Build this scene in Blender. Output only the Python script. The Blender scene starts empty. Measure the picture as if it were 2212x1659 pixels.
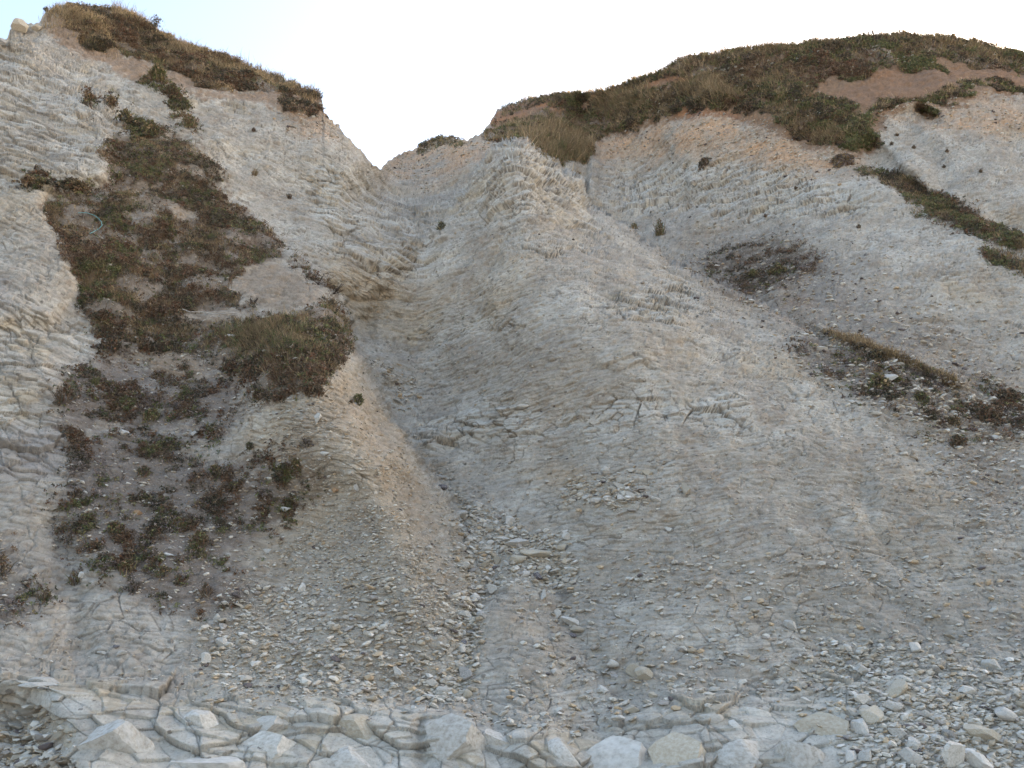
import bpy, math, random
LOD = 1      # 1 = full detail of the cliff mesh
import numpy as np
from math import radians as R
random.seed(7)
rng = np.random.default_rng(11)
scene = bpy.context.scene
col = scene.collection
F32 = np.float32

# ------------------------------------------------------------------ camera
PITCH = R(22.0)
CAMZ = 1.6
cam_d = bpy.data.cameras.new('camera')
cam = bpy.data.objects.new('camera', cam_d)
col.objects.link(cam)
cam.location = (0, 0, CAMZ)
cam.rotation_euler = (R(90) + PITCH, 0, 0)
cam_d.sensor_fit = 'HORIZONTAL'
cam_d.sensor_width = 36.0
cam_d.lens = 36.0 * 1736.0 / 2212.0
cam_d.clip_start = 0.05
cam_d.clip_end = 6000
scene.camera = cam

# ------------------------------------------------------------------ sky, sun, exposure
SUN_EL, SUN_AZ = 16.5, 52.0         # degrees; azimuth clockwise from straight ahead (+Y)
world = bpy.data.worlds.new('World')
scene.world = world
world.use_nodes = True
wn = world.node_tree
bg = wn.nodes['Background']
sky = wn.nodes.new('ShaderNodeTexSky')
sky.sky_type = 'NISHITA'
sky.sun_disc = False
sky.sun_elevation = R(SUN_EL)
sky.sun_rotation = R(SUN_AZ)
sky.air_density = 1.0
sky.dust_density = 6.0
sky.ozone_density = 0.6
wn.links.new(sky.outputs[0], bg.inputs[0])
bg.inputs[1].default_value = 0.15
sun_d = bpy.data.lights.new('sun', 'SUN')
sun = bpy.data.objects.new('sun', sun_d)
col.objects.link(sun)
sun_d.energy = 5.0
sun_d.angle = R(0.5)
sun_d.color = (1.0, 0.72, 0.45)
sun.rotation_euler = (R(90 - SUN_EL), 0, R(180 - SUN_AZ) )
sun.location = (60, 40, 60)
scene.view_settings.view_transform = 'Standard'
scene.view_settings.look = 'None'
scene.view_settings.gamma = 1.0
scene.view_settings.exposure = 2.5

# ------------------------------------------------------------------ noise
def _h(ix, iy, iz, seed):
    n = (ix.astype(np.uint32) * np.uint32(374761393) + iy.astype(np.uint32) * np.uint32(668265263)
         + iz.astype(np.uint32) * np.uint32(2147483647) + np.uint32((seed * 1274126177) & 0xffffffff))
    n = (n ^ (n >> np.uint32(13))) * np.uint32(1274126177)
    n = (n ^ (n >> np.uint32(15))) * np.uint32(2246822519)
    n = n ^ (n >> np.uint32(16))
    return (n & np.uint32(0xffffff)).astype(F32) / F32(16777215.0)

def chunked(fn):
    def g(P, *a, **k):
        P = np.asarray(P, F32)
        if len(P) <= 150000:
            return fn(P, *a, **k)
        outs = [fn(P[i:i + 150000], *a, **k) for i in range(0, len(P), 150000)]
        if isinstance(outs[0], tuple):
            return tuple(np.concatenate(o) for o in zip(*outs))
        return np.concatenate(outs)
    return g

@chunked
def vnoise(P, seed=0):
    I = np.floor(P)
    f = P - I
    f = f * f * f * (f * (f * 6 - 15) + 10)
    I = I.astype(np.int64)
    x, y, z = I[:, 0], I[:, 1], I[:, 2]
    r = 0
    for dx in (0, 1):
        wx = f[:, 0] if dx else 1 - f[:, 0]
        for dy in (0, 1):
            wy = f[:, 1] if dy else 1 - f[:, 1]
            for dz in (0, 1):
                wz = f[:, 2] if dz else 1 - f[:, 2]
                r = r + wx * wy * wz * _h(x + dx, y + dy, z + dz, seed)
    return (r * 2 - 1).astype(F32)

def fbm(P, octs, seed=0, gain=0.5, lac=2.03):
    a, s, r = 1.0, 0.0, 0
    Q = np.asarray(P, F32)
    for o in range(octs):
        r = r + a * vnoise(Q + F32(o * 17.3), seed + o)
        s += a
        a *= gain
        Q = Q * F32(lac)
    return r / s

@chunked
def worley(P, seed=0):
    """F1, F2, three random numbers of the nearest cell, vector from its point"""
    I = np.floor(P).astype(np.int64)
    n = len(P)
    f1 = np.full(n, 9, F32); f2 = np.full(n, 9, F32)
    bi = np.zeros((n, 3), np.int64); bv = np.zeros((n, 3), F32)
    for dx in (-1, 0, 1):
        for dy in (-1, 0, 1):
            for dz in (-1, 0, 1):
                cx, cy, cz = I[:, 0] + dx, I[:, 1] + dy, I[:, 2] + dz
                v = np.stack([P[:, 0] - cx - _h(cx, cy, cz, seed + 1), P[:, 1] - cy - _h(cx, cy, cz, seed + 2),
                              P[:, 2] - cz - _h(cx, cy, cz, seed + 3)], 1).astype(F32)
                d = np.sqrt((v * v).sum(1))
                m = d < f1
                f2 = np.where(m, f1, np.minimum(f2, d))
                f1 = np.where(m, d, f1)
                bi[m] = np.stack([cx, cy, cz], 1)[m]
                bv[m] = v[m]
    rnd = np.stack([_h(bi[:, 0], bi[:, 1], bi[:, 2], seed + 10 + k) for k in range(4)], 1)
    return f1, f2, rnd, bv

def sstep(a, b, x):
    t = np.clip((x - a) / (b - a), 0, 1)
    return t * t * (3 - 2 * t)

# ------------------------------------------------------------------ survey of the cliff
# bearings are written as picture coordinates of a 2212 x 1659 frame: (u right, v down) = a direction from the survey point
FL = 1736.0
cp, sp = math.cos(PITCH), math.sin(PITCH)
def ray(u, v):
    cx = (np.asarray(u, float) - 1106) / FL
    cy = (829.5 - np.asarray(v, float)) / FL
    Y = cp - cy * sp
    return cx / Y, (sp + cy * cp) / Y       # x per metre ahead, z per metre ahead
def base_y(v):
    q = ray(1106, v)[1]
    return 10.25 / np.maximum(1.73 - q, 0.2)

SKYL = np.array([(-900, 260), (-400, 170), (-150, 115), (-20, 92), (0, 88), (18, 80), (22, 60), (45, 47), (75, 50), (88, 42), (100, 24), (118, 17), (150, 14), (180, 11),
    (215, 13), (250, 22), (300, 44), (350, 72), (400, 93), (450, 108), (500, 127), (560, 147), (600, 160), (640, 181), (680, 194),
    (692, 201), (696, 212), (700, 240), (712, 256), (733, 270), (745, 290), (770, 315), (790, 335), (803, 352), (822, 366), (840, 345),
    (870, 330), (900, 318), (925, 303), (960, 296), (985, 301), (1010, 303), (1040, 288), (1060, 262), (1075, 236), (1100, 228), (1150, 212), (1200, 203),
    (1260, 200), (1300, 196), (1345, 180), (1400, 162), (1440, 150), (1470, 128), (1520, 119), (1600, 109), (1660, 100), (1720, 98),
    (1780, 88), (1850, 79), (1900, 74), (1950, 73), (2000, 79), (2060, 82), (2120, 92), (2170, 105), (2212, 118), (2350, 140), (2700, 190), (3200, 260)], float)

CTRL = [  # u, v, distance as a factor of the 52 degree base slope
 (0,90,.66),(100,25,.62),(250,25,.70),(400,95,.80),(550,145,.88),(690,205,.95),(735,272,1.02),(800,352,1.12),
 (840,347,1.5),(960,297,1.52),(1075,238,1.42),(1250,203,1.36),(1440,152,1.22),(1650,102,1.12),(1900,76,1.05),(2212,120,1.10),(2700,330,1.15),
 (50,200,.72),(100,400,.80),(50,600,.84),(50,800,.85),(50,1200,.90),(50,1600,.86),(-400,400,.78),(-400,1000,.85),(-800,1000,.9),(-400,1600,.85),(-800,400,.85),
 (230,160,.76),(330,330,.84),(300,500,.90),(470,300,.88),(550,360,.95),(700,400,1.03),(620,240,.92),(500,700,.95),(740,760,.90),(650,590,1.0),(690,640,.96),(400,850,.97),
 (400,1200,.95),(400,1500,.91),(700,1100,.985),(900,1200,.975),(850,1000,.94),(800,880,.93),(900,1500,.955),
 (800,500,1.08),(850,600,1.09),(760,600,1.05),(880,470,1.15),(900,560,1.13),(780,700,1.06),(860,850,1.08),(960,1000,1.08),(900,420,1.38),
 (1100,1180,1.065),(1100,1290,1.03),(1100,1500,.965),(1100,1659,.93),(1100,1900,.90),(1300,1480,.99),
 (1105,320,.97),(1180,480,.97),(1000,600,1.06),(1080,600,1.0),(1250,600,.95),(1100,800,1.03),(1400,700,.965),(1500,800,.975),(1300,900,.985),(1300,1050,1.0),
 (1500,1200,1.0),(1700,1000,1.0),(1600,1500,.96),(1600,1659,.93),(1900,1300,1.01),(2150,1500,.95),(2150,1000,1.05),
 (1250,260,1.40),(1350,400,1.38),(1500,300,1.28),(1650,440,1.27),(1560,580,1.22),(1750,640,1.14),(1800,300,1.18),(2150,250,1.12),(2150,500,1.13),(1900,700,1.08),(2150,700,1.10),
 (2700,700,1.15),(2700,1200,1.05),(2700,1659,.95),(3100,1000,1.2),(600,1900,.88),(1700,1900,.88),(50,1900,.84),(2700,1900,.9),(-400,1900,.84)]
C = np.array(CTRL, float)
C[:, 2] = np.where(C[:, 2] < 1, C[:, 2] ** .75, C[:, 2])
def tps_fit(C):
    X = C[:, :2] / 1000.0; n = len(X)
    d = np.sqrt(((X[:, None] - X[None]) ** 2).sum(2))
    K = np.where(d > 0, d * d * np.log(np.maximum(d, 1e-9)), 0) + np.eye(n) * 1e-4
    Pm = np.hstack([np.ones((n, 1)), X])
    A = np.block([[K, Pm], [Pm.T, np.zeros((3, 3))]])
    w = np.linalg.solve(A, np.concatenate([np.log(C[:, 2]), np.zeros(3)]))
    return X, w
TX, TW = tps_fit(C)
def tps(u, v):
    r = TW[-3] + TW[-2] * u / 1000 + TW[-1] * v / 1000
    for (a, b), w in zip(TX, TW):
        d2 = (u / 1000 - a) ** 2 + (v / 1000 - b) ** 2
        r = r + w * 0.5 * d2 * np.log(d2 + 1e-12)
    return r

# maps over the bearings, 2 units per cell
U0, V0, MW, MH = -1000, -100, 2150, 1050
mu, mv = np.meshgrid(U0 + 2.0 * np.arange(MW), V0 + 2.0 * np.arange(MH))
def sample(M, u, v):
    x = np.clip((np.asarray(u) - U0) / 2.0, 0, MW - 1.001); y = np.clip((np.asarray(v) - V0) / 2.0, 0, MH - 1.001)
    i = x.astype(int); j = y.astype(int); fx = x - i; fy = y - j
    return (M[j, i] * (1 - fx) * (1 - fy) + M[j, i + 1] * fx * (1 - fy) + M[j + 1, i] * (1 - fx) * fy + M[j + 1, i + 1] * fx * fy)
def blur(M, r):
    r = max(1, int(r / 2))
    for _ in range(2):
        for ax in (0, 1):
            P = np.concatenate([np.repeat(M.take([0], ax), r + 1, ax), M, np.repeat(M.take([-1], ax), r, ax)], ax)
            c = np.cumsum(P, ax)
            n = M.shape[ax]
            M = (c.take(range(2 * r + 1, 2 * r + 1 + n), ax) - c.take(range(0, n), ax)) / (2 * r + 1)
    return M
def poly(pts, soft=6):
    pts = np.array(pts, float)
    x0, y0 = pts.min(0) - 4; x1, y1 = pts.max(0) + 4
    i0, i1 = max(0, int((x0 - U0) / 2)), min(MW, int((x1 - U0) / 2) + 1)
    j0, j1 = max(0, int((y0 - V0) / 2)), min(MH, int((y1 - V0) / 2) + 1)
    X, Y = mu[j0:j1, i0:i1], mv[j0:j1, i0:i1]
    ins = np.zeros(X.shape, bool)
    n = len(pts)
    for k in range(n):
        ax, ay = pts[k]; bx, by = pts[(k + 1) % n]
        if ay == by: continue
        c = ((ay > Y) != (by > Y)) & (X < (bx - ax) * (Y - ay) / (by - ay) + ax)
        ins ^= c
    M = np.zeros((MH, MW)); M[j0:j1, i0:i1] = ins
    return blur(M, soft) if soft else M
def polys(*L, soft=6):
    M = 0
    for p in L: M = np.maximum(M, poly(p, soft))
    return M
def line_d(pts, pad=160):
    """distance to a polyline"""
    pts = np.array(pts, float)
    D = np.full((MH, MW), 1e3)
    x0, y0 = pts.min(0) - pad; x1, y1 = pts.max(0) + pad
    i0, i1 = max(0, int((x0 - U0) / 2)), min(MW, int((x1 - U0) / 2) + 1)
    j0, j1 = max(0, int((y0 - V0) / 2)), min(MH, int((y1 - V0) / 2) + 1)
    X, Y = mu[j0:j1, i0:i1], mv[j0:j1, i0:i1]
    d = np.full(X.shape, 1e3)
    for (ax, ay), (bx, by) in zip(pts[:-1], pts[1:]):
        L2 = (bx - ax) ** 2 + (by - ay) ** 2 + 1e-9
        t = np.clip(((X - ax) * (bx - ax) + (Y - ay) * (by - ay)) / L2, 0, 1)
        d = np.minimum(d, np.hypot(X - ax - t * (bx - ax), Y - ay - t * (by - ay)))
    D[j0:j1, i0:i1] = d
    return D

W = {}   # zone maps
W['grass_big'] = polys([(215,330),(255,290),(330,285),(400,300),(440,330),(475,385),(525,440),(570,490),(612,530),(612,560),(560,570),(522,605),(512,640),(530,662),(560,668),
    (600,690),(640,692),(700,650),(740,662),(755,700),(748,780),(718,835),(692,868),(640,850),(600,872),(556,872),(520,825),(460,790),(400,790),(330,760),(250,768),(205,705),(172,668),
    (176,620),(140,565),(105,505),(95,455),(108,412),(200,408),(245,425),(235,360)],
    [(598,552),(650,558),(700,608),(752,655),(738,672),(690,640),(640,596)], soft=20)
W['grass_gap'] = polys([(520,605),(560,572),(600,575),(640,600),(690,645),(640,688),(600,688),(540,665),(505,640)], [(395,672),(500,676),(600,690),(500,700),(400,690)],
    [(380,445),(430,452),(425,475),(380,470)],[(330,770),(420,775),(440,830),(330,815)], soft=8)
W['sparse_l'] = polys([(125,840),(200,780),(330,770),(500,800),(560,880),(490,930),(400,985),(450,1010),(560,985),(650,1000),(690,1060),(600,1120),(500,1180),(560,1260),(470,1330),(400,1300),
    (300,1280),(190,1230),(120,1150),(150,1040),(110,930)],[(-300,1150),(20,1170),(40,1260),(100,1290),(60,1340),(-300,1330)], soft=26)
W['turf_l'] = polys([(96,20),(150,5),(300,30),(500,110),(700,190),(694,208),(620,200),(560,190),(500,186),(440,178),(400,158),(340,130),(290,118),(240,100),(215,105),(170,75),(130,55)],
    [(585,208),(640,215),(690,228),(694,245),(640,252),(598,232)], soft=4)
W['soil_l'] = polys([(98,22),(130,55),(210,105),(300,125),(400,160),(500,190),(600,202),(700,205),(705,262),(640,262),(600,240),(560,222),(480,200),(400,185),(360,165),(300,170),(200,130),(130,95),(110,60)], soft=14)
W['bushy_l'] = polys([(300,180),(345,160),(372,180),(400,220),(385,235),(330,200)],[(380,235),(425,262),(420,290),(380,270)],[(180,205),(205,210),(205,235),(180,225)],[(225,210),(245,215),(250,240),(225,235)],[(260,245),(310,270),(330,300),(290,290),(255,270)],
    [(40,385),(85,385),(130,400),(200,400),(190,412),(100,408),(50,400)], soft=8)
W['turf_r'] = polys([(1425,158),(1470,120),(1600,100),(1700,88),(1900,62),(2060,70),(2240,110),(2240,158),(2110,146),(2020,128),(2005,138),(2055,166),(1990,160),(1930,150),(1850,162),
    (1800,158),(1778,178),(1770,205),(1800,222),(1850,240),(1870,262),(1895,285),(1912,308),(1860,318),(1800,312),(1745,300),(1690,270),(1640,245),(1590,235),(1545,212),(1470,208),(1440,190),(1500,172),(1560,160),(1440,164)],
    [(1038,292),(1080,285),(1130,262),(1180,250),(1230,235),(1290,215),(1330,200),(1400,195),(1560,205),(1590,228),(1530,226),(1450,246),(1400,262),(1320,285),(1280,320),(1262,345),(1245,362),(1190,350),(1160,322),(1130,298),(1080,308)],
    [(1072,240),(1100,224),(1160,205),(1260,192),(1350,172),(1430,150),(1432,166),(1350,190),(1290,200),(1250,222),(1220,238),(1160,226),(1140,214),(1100,234)],
    [(1060,268),(1140,262),(1200,240),(1230,236),(1200,254),(1140,272),(1060,276)],
    [(1840,262),(1900,222),(1960,212),(2040,198),(2100,200),(2130,205),(2060,210),(1960,222),(1900,236),(1870,275)],
    [(2050,212),(2090,186),(2212,180),(2400,220),(2400,235),(2212,192),(2120,198)],
    [(880,318),(930,298),(962,290),(995,302),(960,308),(930,312)],[(1990,232),(2030,235),(2028,252),(1975,250)], soft=4)
W['soil_r'] = polys([(1046,286),(1070,236),(1110,228),(1160,212),(1250,205),(1440,155),(1600,112),(2212,120),(2400,180),(2400,240),(2212,200),(2100,218),(2000,225),(1900,255),(1900,330),(1800,325),(1700,300),(1600,262),(1540,235),(1470,262),
    (1380,280),(1300,300),(1262,350),(1200,350),(1150,310),(1100,300)], soft=12)
W['strip_r'] = polys([(1838,348),(1900,350),(1965,372),(2015,412),(2100,455),(2212,515),(2400,610),(2400,650),(2212,560),(2120,508),(2040,475),(1980,445),(1930,405),(1870,375)],
    [(2120,545),(2212,570),(2400,640),(2400,700),(2212,600),(2130,575)], soft=8)
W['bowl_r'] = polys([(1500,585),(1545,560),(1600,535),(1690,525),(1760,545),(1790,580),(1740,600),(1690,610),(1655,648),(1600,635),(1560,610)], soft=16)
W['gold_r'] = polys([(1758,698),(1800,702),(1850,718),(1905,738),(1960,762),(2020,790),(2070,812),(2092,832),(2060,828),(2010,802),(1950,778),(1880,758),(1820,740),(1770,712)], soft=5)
W['sparse_r'] = polys([(1690,700),(1780,722),(1880,762),(1980,795),(2090,840),(2212,862),(2400,900),(2400,1000),(2212,948),(2100,940),(2010,925),(1900,880),(1830,830),(1740,760)], soft=26)
W['scree_r'] = polys([(1400,500),(1500,480),(1700,520),(1900,620),(2212,800),(2212,1100),(2150,1150),(2000,960),(1800,800),(1650,690),(1500,590)], soft=50)
W['straw'] = polys([(1080,290),(1200,280),(1290,320),(1255,358),(1190,350),(1140,318)],[(1450,170),(1520,165),(1580,205),(1480,205)],[(1250,215),(1400,195),(1440,205),(1330,235)], soft=16)
W['lit_l'] = polys([(100,20),(150,18),(200,55),(260,90),(240,105),(180,70),(125,50)], soft=12)  # crest grass here is given straw colour for its sunlit look
# where bedrock breaks in blocks
W['rock'] = polys([(-400,60),(20,60),(120,160),(220,200),(300,230),(330,270),(240,300),(210,380),(90,420),(-400,440)],
    [(1040,340),(1110,300),(1210,365),(1270,400),(1275,440),(1290,470),(1180,490),(1080,480),(960,500),(1000,420)],
    [(850,430),(960,500),(930,600),(860,620),(760,560),(680,420),(600,330),(700,330)],
    [(420,300),(560,310),(640,350),(600,380),(480,345)],
    [(1290,380),(1500,330),(1700,350),(1880,420),(1860,470),(1600,480),(1400,470),(1300,440)],
    [(1060,505),(1180,495),(1300,515),(1280,550),(1100,545)],
    [(980,680),(1120,680),(1130,720),(990,735)],[(1240,625),(1400,615),(1550,650),(1560,690),(1380,690),(1250,660)],
    [(880,905),(1050,890),(1160,930),(1040,960),(890,1000)],[(1200,890),(1400,865),(1600,860),(1620,900),(1560,915),(1380,895),(1220,925)],
    [(1700,830),(1850,840),(1840,870),(1700,870)],
    [(-400,860),(60,850),(180,980),(200,1060),(-400,1060)],[(-400,640),(60,720),(100,820),(-400,830)],[(-400,1000),(150,1010),(140,1060),(-400,1080)], soft=22)
W['blocks'] = polys([(-900,1450),(120,1430),(400,1470),(700,1500),(900,1515),(1100,1560),(1290,1570),(1330,1520),(1550,1505),(1800,1490),(1950,1460),(2212,1440),(3200,1440),(3200,2000),(-900,2000)], soft=30)
W['rubble'] = polys([(985,1080),(1040,1085),(1130,1140),(1220,1160),(1235,1240),(1200,1270),(1150,1265),(1100,1250),(1060,1290),(1010,1290),(1000,1200)],
    [(985,1300),(1030,1300),(1040,1360),(1015,1450),(1030,1500),(900,1520),(920,1460),(980,1450)],[(790,760),(850,790),(900,860),(880,880),(820,820)],
    [(1200,1030),(1320,1020),(1400,1060),(1390,1085),(1280,1090),(1210,1065)], soft=12)
W['scree'] = polys([(560,830),(720,850),(860,960),(960,1100),(1000,1280),(980,1450),(880,1500),(500,1500),(420,1400),(500,1300),(520,1180),(640,1100),(640,1000)], soft=40)
W['scree_br'] = polys([(1750,1400),(1900,1440),(2100,1480),(2300,1560),(2300,1700),(1930,1700),(1850,1560)], soft=60)
W['tan'] = polys([(1200,1000),(1290,1010),(1210,1060),(1190,1040)], soft=20)
W['ledges'] = polys([(960,690),(1060,675),(1150,690),(1240,640),(1400,620),(1560,655),(1575,690),(1400,700),(1250,675),(1130,722),(990,735)],[(1070,515),(1180,505),(1300,520),(1280,552),(1100,548)],[(1060,350),(1110,310),(1200,370),(1265,400),(1270,440),(1180,470),(1080,450)],
    [(875,905),(1050,895),(1160,900),(1380,860),(1600,855),(1630,920),(1400,915),(1200,945),(1000,965),(890,985)],[(1295,400),(1500,350),(1700,370),(1860,430),(1840,470),(1600,470),(1400,465),(1300,440)],[(780,545),(900,560),(935,600),(870,620),(790,590)], soft=16)
W['corner'] = polys([(-300,1560),(40,1550),(90,1580),(130,1640),(140,1800),(-300,1800)], soft=20)
W['damp'] = polys([(1230,1180),(1450,1200),(1700,1230),(1950,1270),(2100,1340),(1900,1350),(1600,1300),(1300,1260)],[(1100,740),(1300,760),(1400,830),(1200,860),(1000,830)],[(1150,1000),(1300,960),(1500,980),(1300,1040)],[(1500,1010),(1800,980),(2000,1040),(1700,1060)], soft=44)
W['orange'] = polys([(830,360),(880,330),(960,300),(1050,300),(1080,315),(1010,360),(950,390),(880,400)],[(1290,300),(1400,270),(1560,240),(1700,290),(1850,325),(1900,370),(1700,370),(1500,330),(1300,350)],
    [(1880,240),(2000,220),(2300,220),(2300,290),(2050,290),(1950,250),(1880,260)],[(600,240),(700,240),(740,290),(650,290)],
    [(1650,600),(1720,620),(1760,690),(1700,680)], soft=16)
W['pinkscree'] = polys([(700,680),(745,790),(870,950),(960,1100),(900,1120),(760,960),(680,880),(740,800)],[(510,600),(600,580),(690,640),(640,690),(540,665)], soft=20)
W['clay'] = polys([(1046,286),(1075,238),(1140,215),(1260,206),(1300,200),(1280,215),(1200,240),(1100,265),(1060,290)],[(1300,192),(1440,158),(1500,152),(1480,175),(1360,198)],[(1440,240),(1530,222),(1600,235),(1590,262),(1480,262)],
    [(1785,230),(1850,170),(1960,150),(2212,145),(2300,170),(2300,200),(2060,200),(1900,222)],[(560,190),(690,204),(697,240),(640,215)], soft=5)

STEP_L = np.array([(556,588,0),(575,600,.02),(560,640,.05),(520,690,.09),(590,740,.11),(650,752,.16),(760,790,.13),(860,850,.11),(950,880,.10),(1025,930,.08),(1110,985,.055),(1200,1004,.04),(1290,1010,.02),(1350,1010,0)], float)
# spur edge as u(v)
SPL = np.array([(470,560,0),(552,610,.015),(560,655,.02),(605,702,.05),(650,752,.09),(700,757,.13),(745,757,.15),(770,775,.13),(850,826,.12),(950,882,.10),(1020,930,.08),(1110,986,.055),(1200,1004,.04),(1290,1010,.02),(1340,1010,0)], float)
SPR = np.array([(905,520,0),(945,482,.02),(985,440,.07),(1030,372,.20),(1060,340,.30),(1090,311,.38),(1110,304,.40),(1150,318,.38),(1210,362,.34),(1262,392,.30),(1275,436,.28),(1340,478,.25),(1420,536,.21),(1520,600,.16),(1640,652,.10),(1720,700,.05),(1800,760,0)], float)
G = {}
def depth_factor():
    L = tps(mu, mv)
    us = np.interp(mv, SPL[:, 0], SPL[:, 1]); am = np.interp(mv, SPL[:, 0], SPL[:, 2], left=0, right=0)
    wob = 4 * np.sin(mv * .13) + 3 * np.sin(mv * .31 + 1)
    d = mu - us - wob * .6
    L += am * sstep(-7, 7, d) * np.exp(-np.maximum(d, 0) / 130)
    L += -.45 * am * np.exp(-np.abs(np.minimum(d, 0)) / 70) * (d < 0) * 0
    vs = np.interp(mu, SPR[:, 0], SPR[:, 1]); am = np.interp(mu, SPR[:, 0], SPR[:, 2], left=0, right=0)
    d = vs + 2.5 * np.sin(mu * .11) + 2 * np.sin(mu * .27) - mv
    L += am * (sstep(-5, 6, d) * np.exp(-np.maximum(d, 0) / 260)) * .85
    # V of the gully, channels beside the little cone, other creases and ribs
    for pts, a, w in [([(822,366),(860,420),(905,500),(925,520),(880,590),(830,650),(790,700),(800,780),(850,860),(890,940),(935,1020),(995,1100)], .015, 22),
                      ([(1075,1235),(1030,1320),(1005,1400),(1000,1480),(930,1500)], .014, 26),
                      ([(1190,1250),(1215,1320),(1265,1400),(1310,1460),(1360,1500)], .013, 26),
                      ([(1290,1560),(1330,1600),(1300,1659)], .012, 14), ([(905,1560),(920,1659)], .012, 14),
                      ([(1262,400),(1275,440),(1290,480)], .02, 14), ([(1395,800),(1440,850),(1430,900)], .008, 14),
                      ([(1100,470),(1090,520),(1060,560)], .02, 16), ([(1180,350),(1185,400)], .015, 6), ([(1215,350),(1222,400)], .02, 6),
                      ([(1950,250),(2000,330),(2040,400)], .015, 20), ([(1880,320),(1920,380),(2050,440),(2212,500)], .03, 25),
                      ([(170,1390),(150,1250),(120,1150)], .02, 40), ([(1000,560),(1060,760),(1040,860)], .012, 30), ([(1450,1130),(1600,1250),(1750,1380),(1850,1480)], .009, 24),
                      ([(1750,1120),(1900,1290),(2100,1420),(2250,1500)], .009, 26), ([(1860,1050),(1880,1140),(1960,1250)], .008, 18), ([(1600,1300),(1720,1420),(1800,1500)], .006, 16)]:
        L += a * np.exp(-(line_d(pts) / w) ** 2)
    for pts, a, w in [([(1100,1262),(1110,1330),(1130,1430),(1150,1520)], .016, 75),
                      ([(1950,360),(2060,440),(2212,530)], .02, 20), ([(1760,700),(1900,745),(2090,830)], .02, 14),
                      ([(660,900),(820,1100),(900,1300)], .01, 50)]:
        L -= a * np.exp(-(line_d(pts) / w) ** 2)
    L -= .03 * polys([(-400,60),(20,60),(120,160),(230,220),(250,300),(225,330),(235,400),(95,415),(92,470),(170,640),(100,700),(-400,700)], soft=14)
    L -= .02 * polys([(1205,370),(1262,390),(1272,440),(1225,440)], soft=5)
    # undercut hollow in the lower corner, burrow under the right-hand brow
    L += .07 * polys([(-300,1510),(50,1495),(95,1540),(130,1620),(140,1800),(-300,1800)], soft=34)
    L += .06 * polys([(1970,240),(1985,232),(2010,233),(2030,244),(2025,258),(1990,258)], soft=8)
    L += 0 * polys([(1520,835),(1590,855),(1540,915),(1490,885)], soft=16)
    # turf hangs over the bank
    for k in ('turf_l', 'turf_r'):
        L -= .010 * blur(W[k], 6)
    L -= .012 * W['grass_big']
    # ledge of the block course
    L -= .035 * W['blocks']
    return L
LOGF = depth_factor()

# columns and rows
cu = np.concatenate([np.arange(-900, -60, 7.0), np.arange(-60, 2272, 1.5 * LOD), np.arange(2272, 3150, 7.0)])
ROWS = int(1080 / LOD)
t = np.linspace(0, 1, ROWS)
skl = np.interp(cu, SKYL[:, 0], SKYL[:, 1]) + 1.6 * np.sin(cu * .21) * np.sin(cu * .047) + 1.2 * np.sin(cu * .53 + 1)
UU = np.repeat(cu[None], ROWS, 0)
ker = np.hanning(241); ker /= ker.sum()
sks = np.interp(np.arange(-1100, 3400), SKYL[:, 0], SKYL[:, 1])
sks = np.interp(cu, np.arange(-1100, 3400), np.convolve(sks, ker, 'same'))
VV = 1900 + (sks[None] - 1900) * t[:, None] + (skl - sks)[None] * t[:, None] ** 26
wp = np.stack([UU.ravel() / 70, VV.ravel() / 70, UU.ravel() * 0], 1)
w1 = (fbm(wp, 3, 901) * 13).reshape(UU.shape); w2 = (fbm(wp, 3, 905) * 13).reshape(UU.shape)
YY = base_y(VV) * np.exp(sample(LOGF, UU + w1, VV + w2))
rx, rz = ray(UU, VV)
P = np.stack([rx * YY, YY, CAMZ + rz * YY], 2)
def normals(P):
    du = np.gradient(P, axis=1); dv = np.gradient(P, axis=0)
    N = np.cross(du, dv)
    N /= np.linalg.norm(N, axis=2, keepdims=True) + 1e-12
    return N
def smooth_normals(P, r):
    N = normals(P)
    for _ in range(2):
        for ax in (0, 1):
            Q = np.concatenate([np.repeat(N.take([0], ax), r + 1, ax), N, np.repeat(N.take([-1], ax), r, ax)], ax)
            c = np.cumsum(Q, ax); n = N.shape[ax]
            N = (c.take(range(2 * r + 1, 2 * r + 1 + n), ax) - c.take(range(0, n), ax)) / (2 * r + 1)
    return N / (np.linalg.norm(N, axis=2, keepdims=True) + 1e-12)
SN = smooth_normals(P, 9)
if SN[ROWS // 2, len(cu) // 2, 1] > 0: SN = -SN
shp = P.shape[:2]
fu, fv = UU.ravel(), VV.ravel()
Q0 = P.reshape(-1, 3).astype(F32)
nq = SN.reshape(-1, 3).astype(F32)
su = 15 * fbm(Q0 * 1.3, 3, 21) + 8 * fbm(Q0 * 6, 3, 22, gain=.7); sv = 15 * fbm(Q0 * 1.3, 3, 25) + 8 * fbm(Q0 * 6, 3, 26, gain=.7)
sv = sv * np.clip((fv - np.repeat(skl[None], ROWS, 0).ravel()) / 30, 0, 1)
wz = {k: sample(M, fu + su * 1.6, fv + sv * 1.6).astype(F32) for k, M in W.items()}
dist = np.linalg.norm(Q0 - np.array([0, 0, CAMZ], F32), axis=1)
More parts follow.
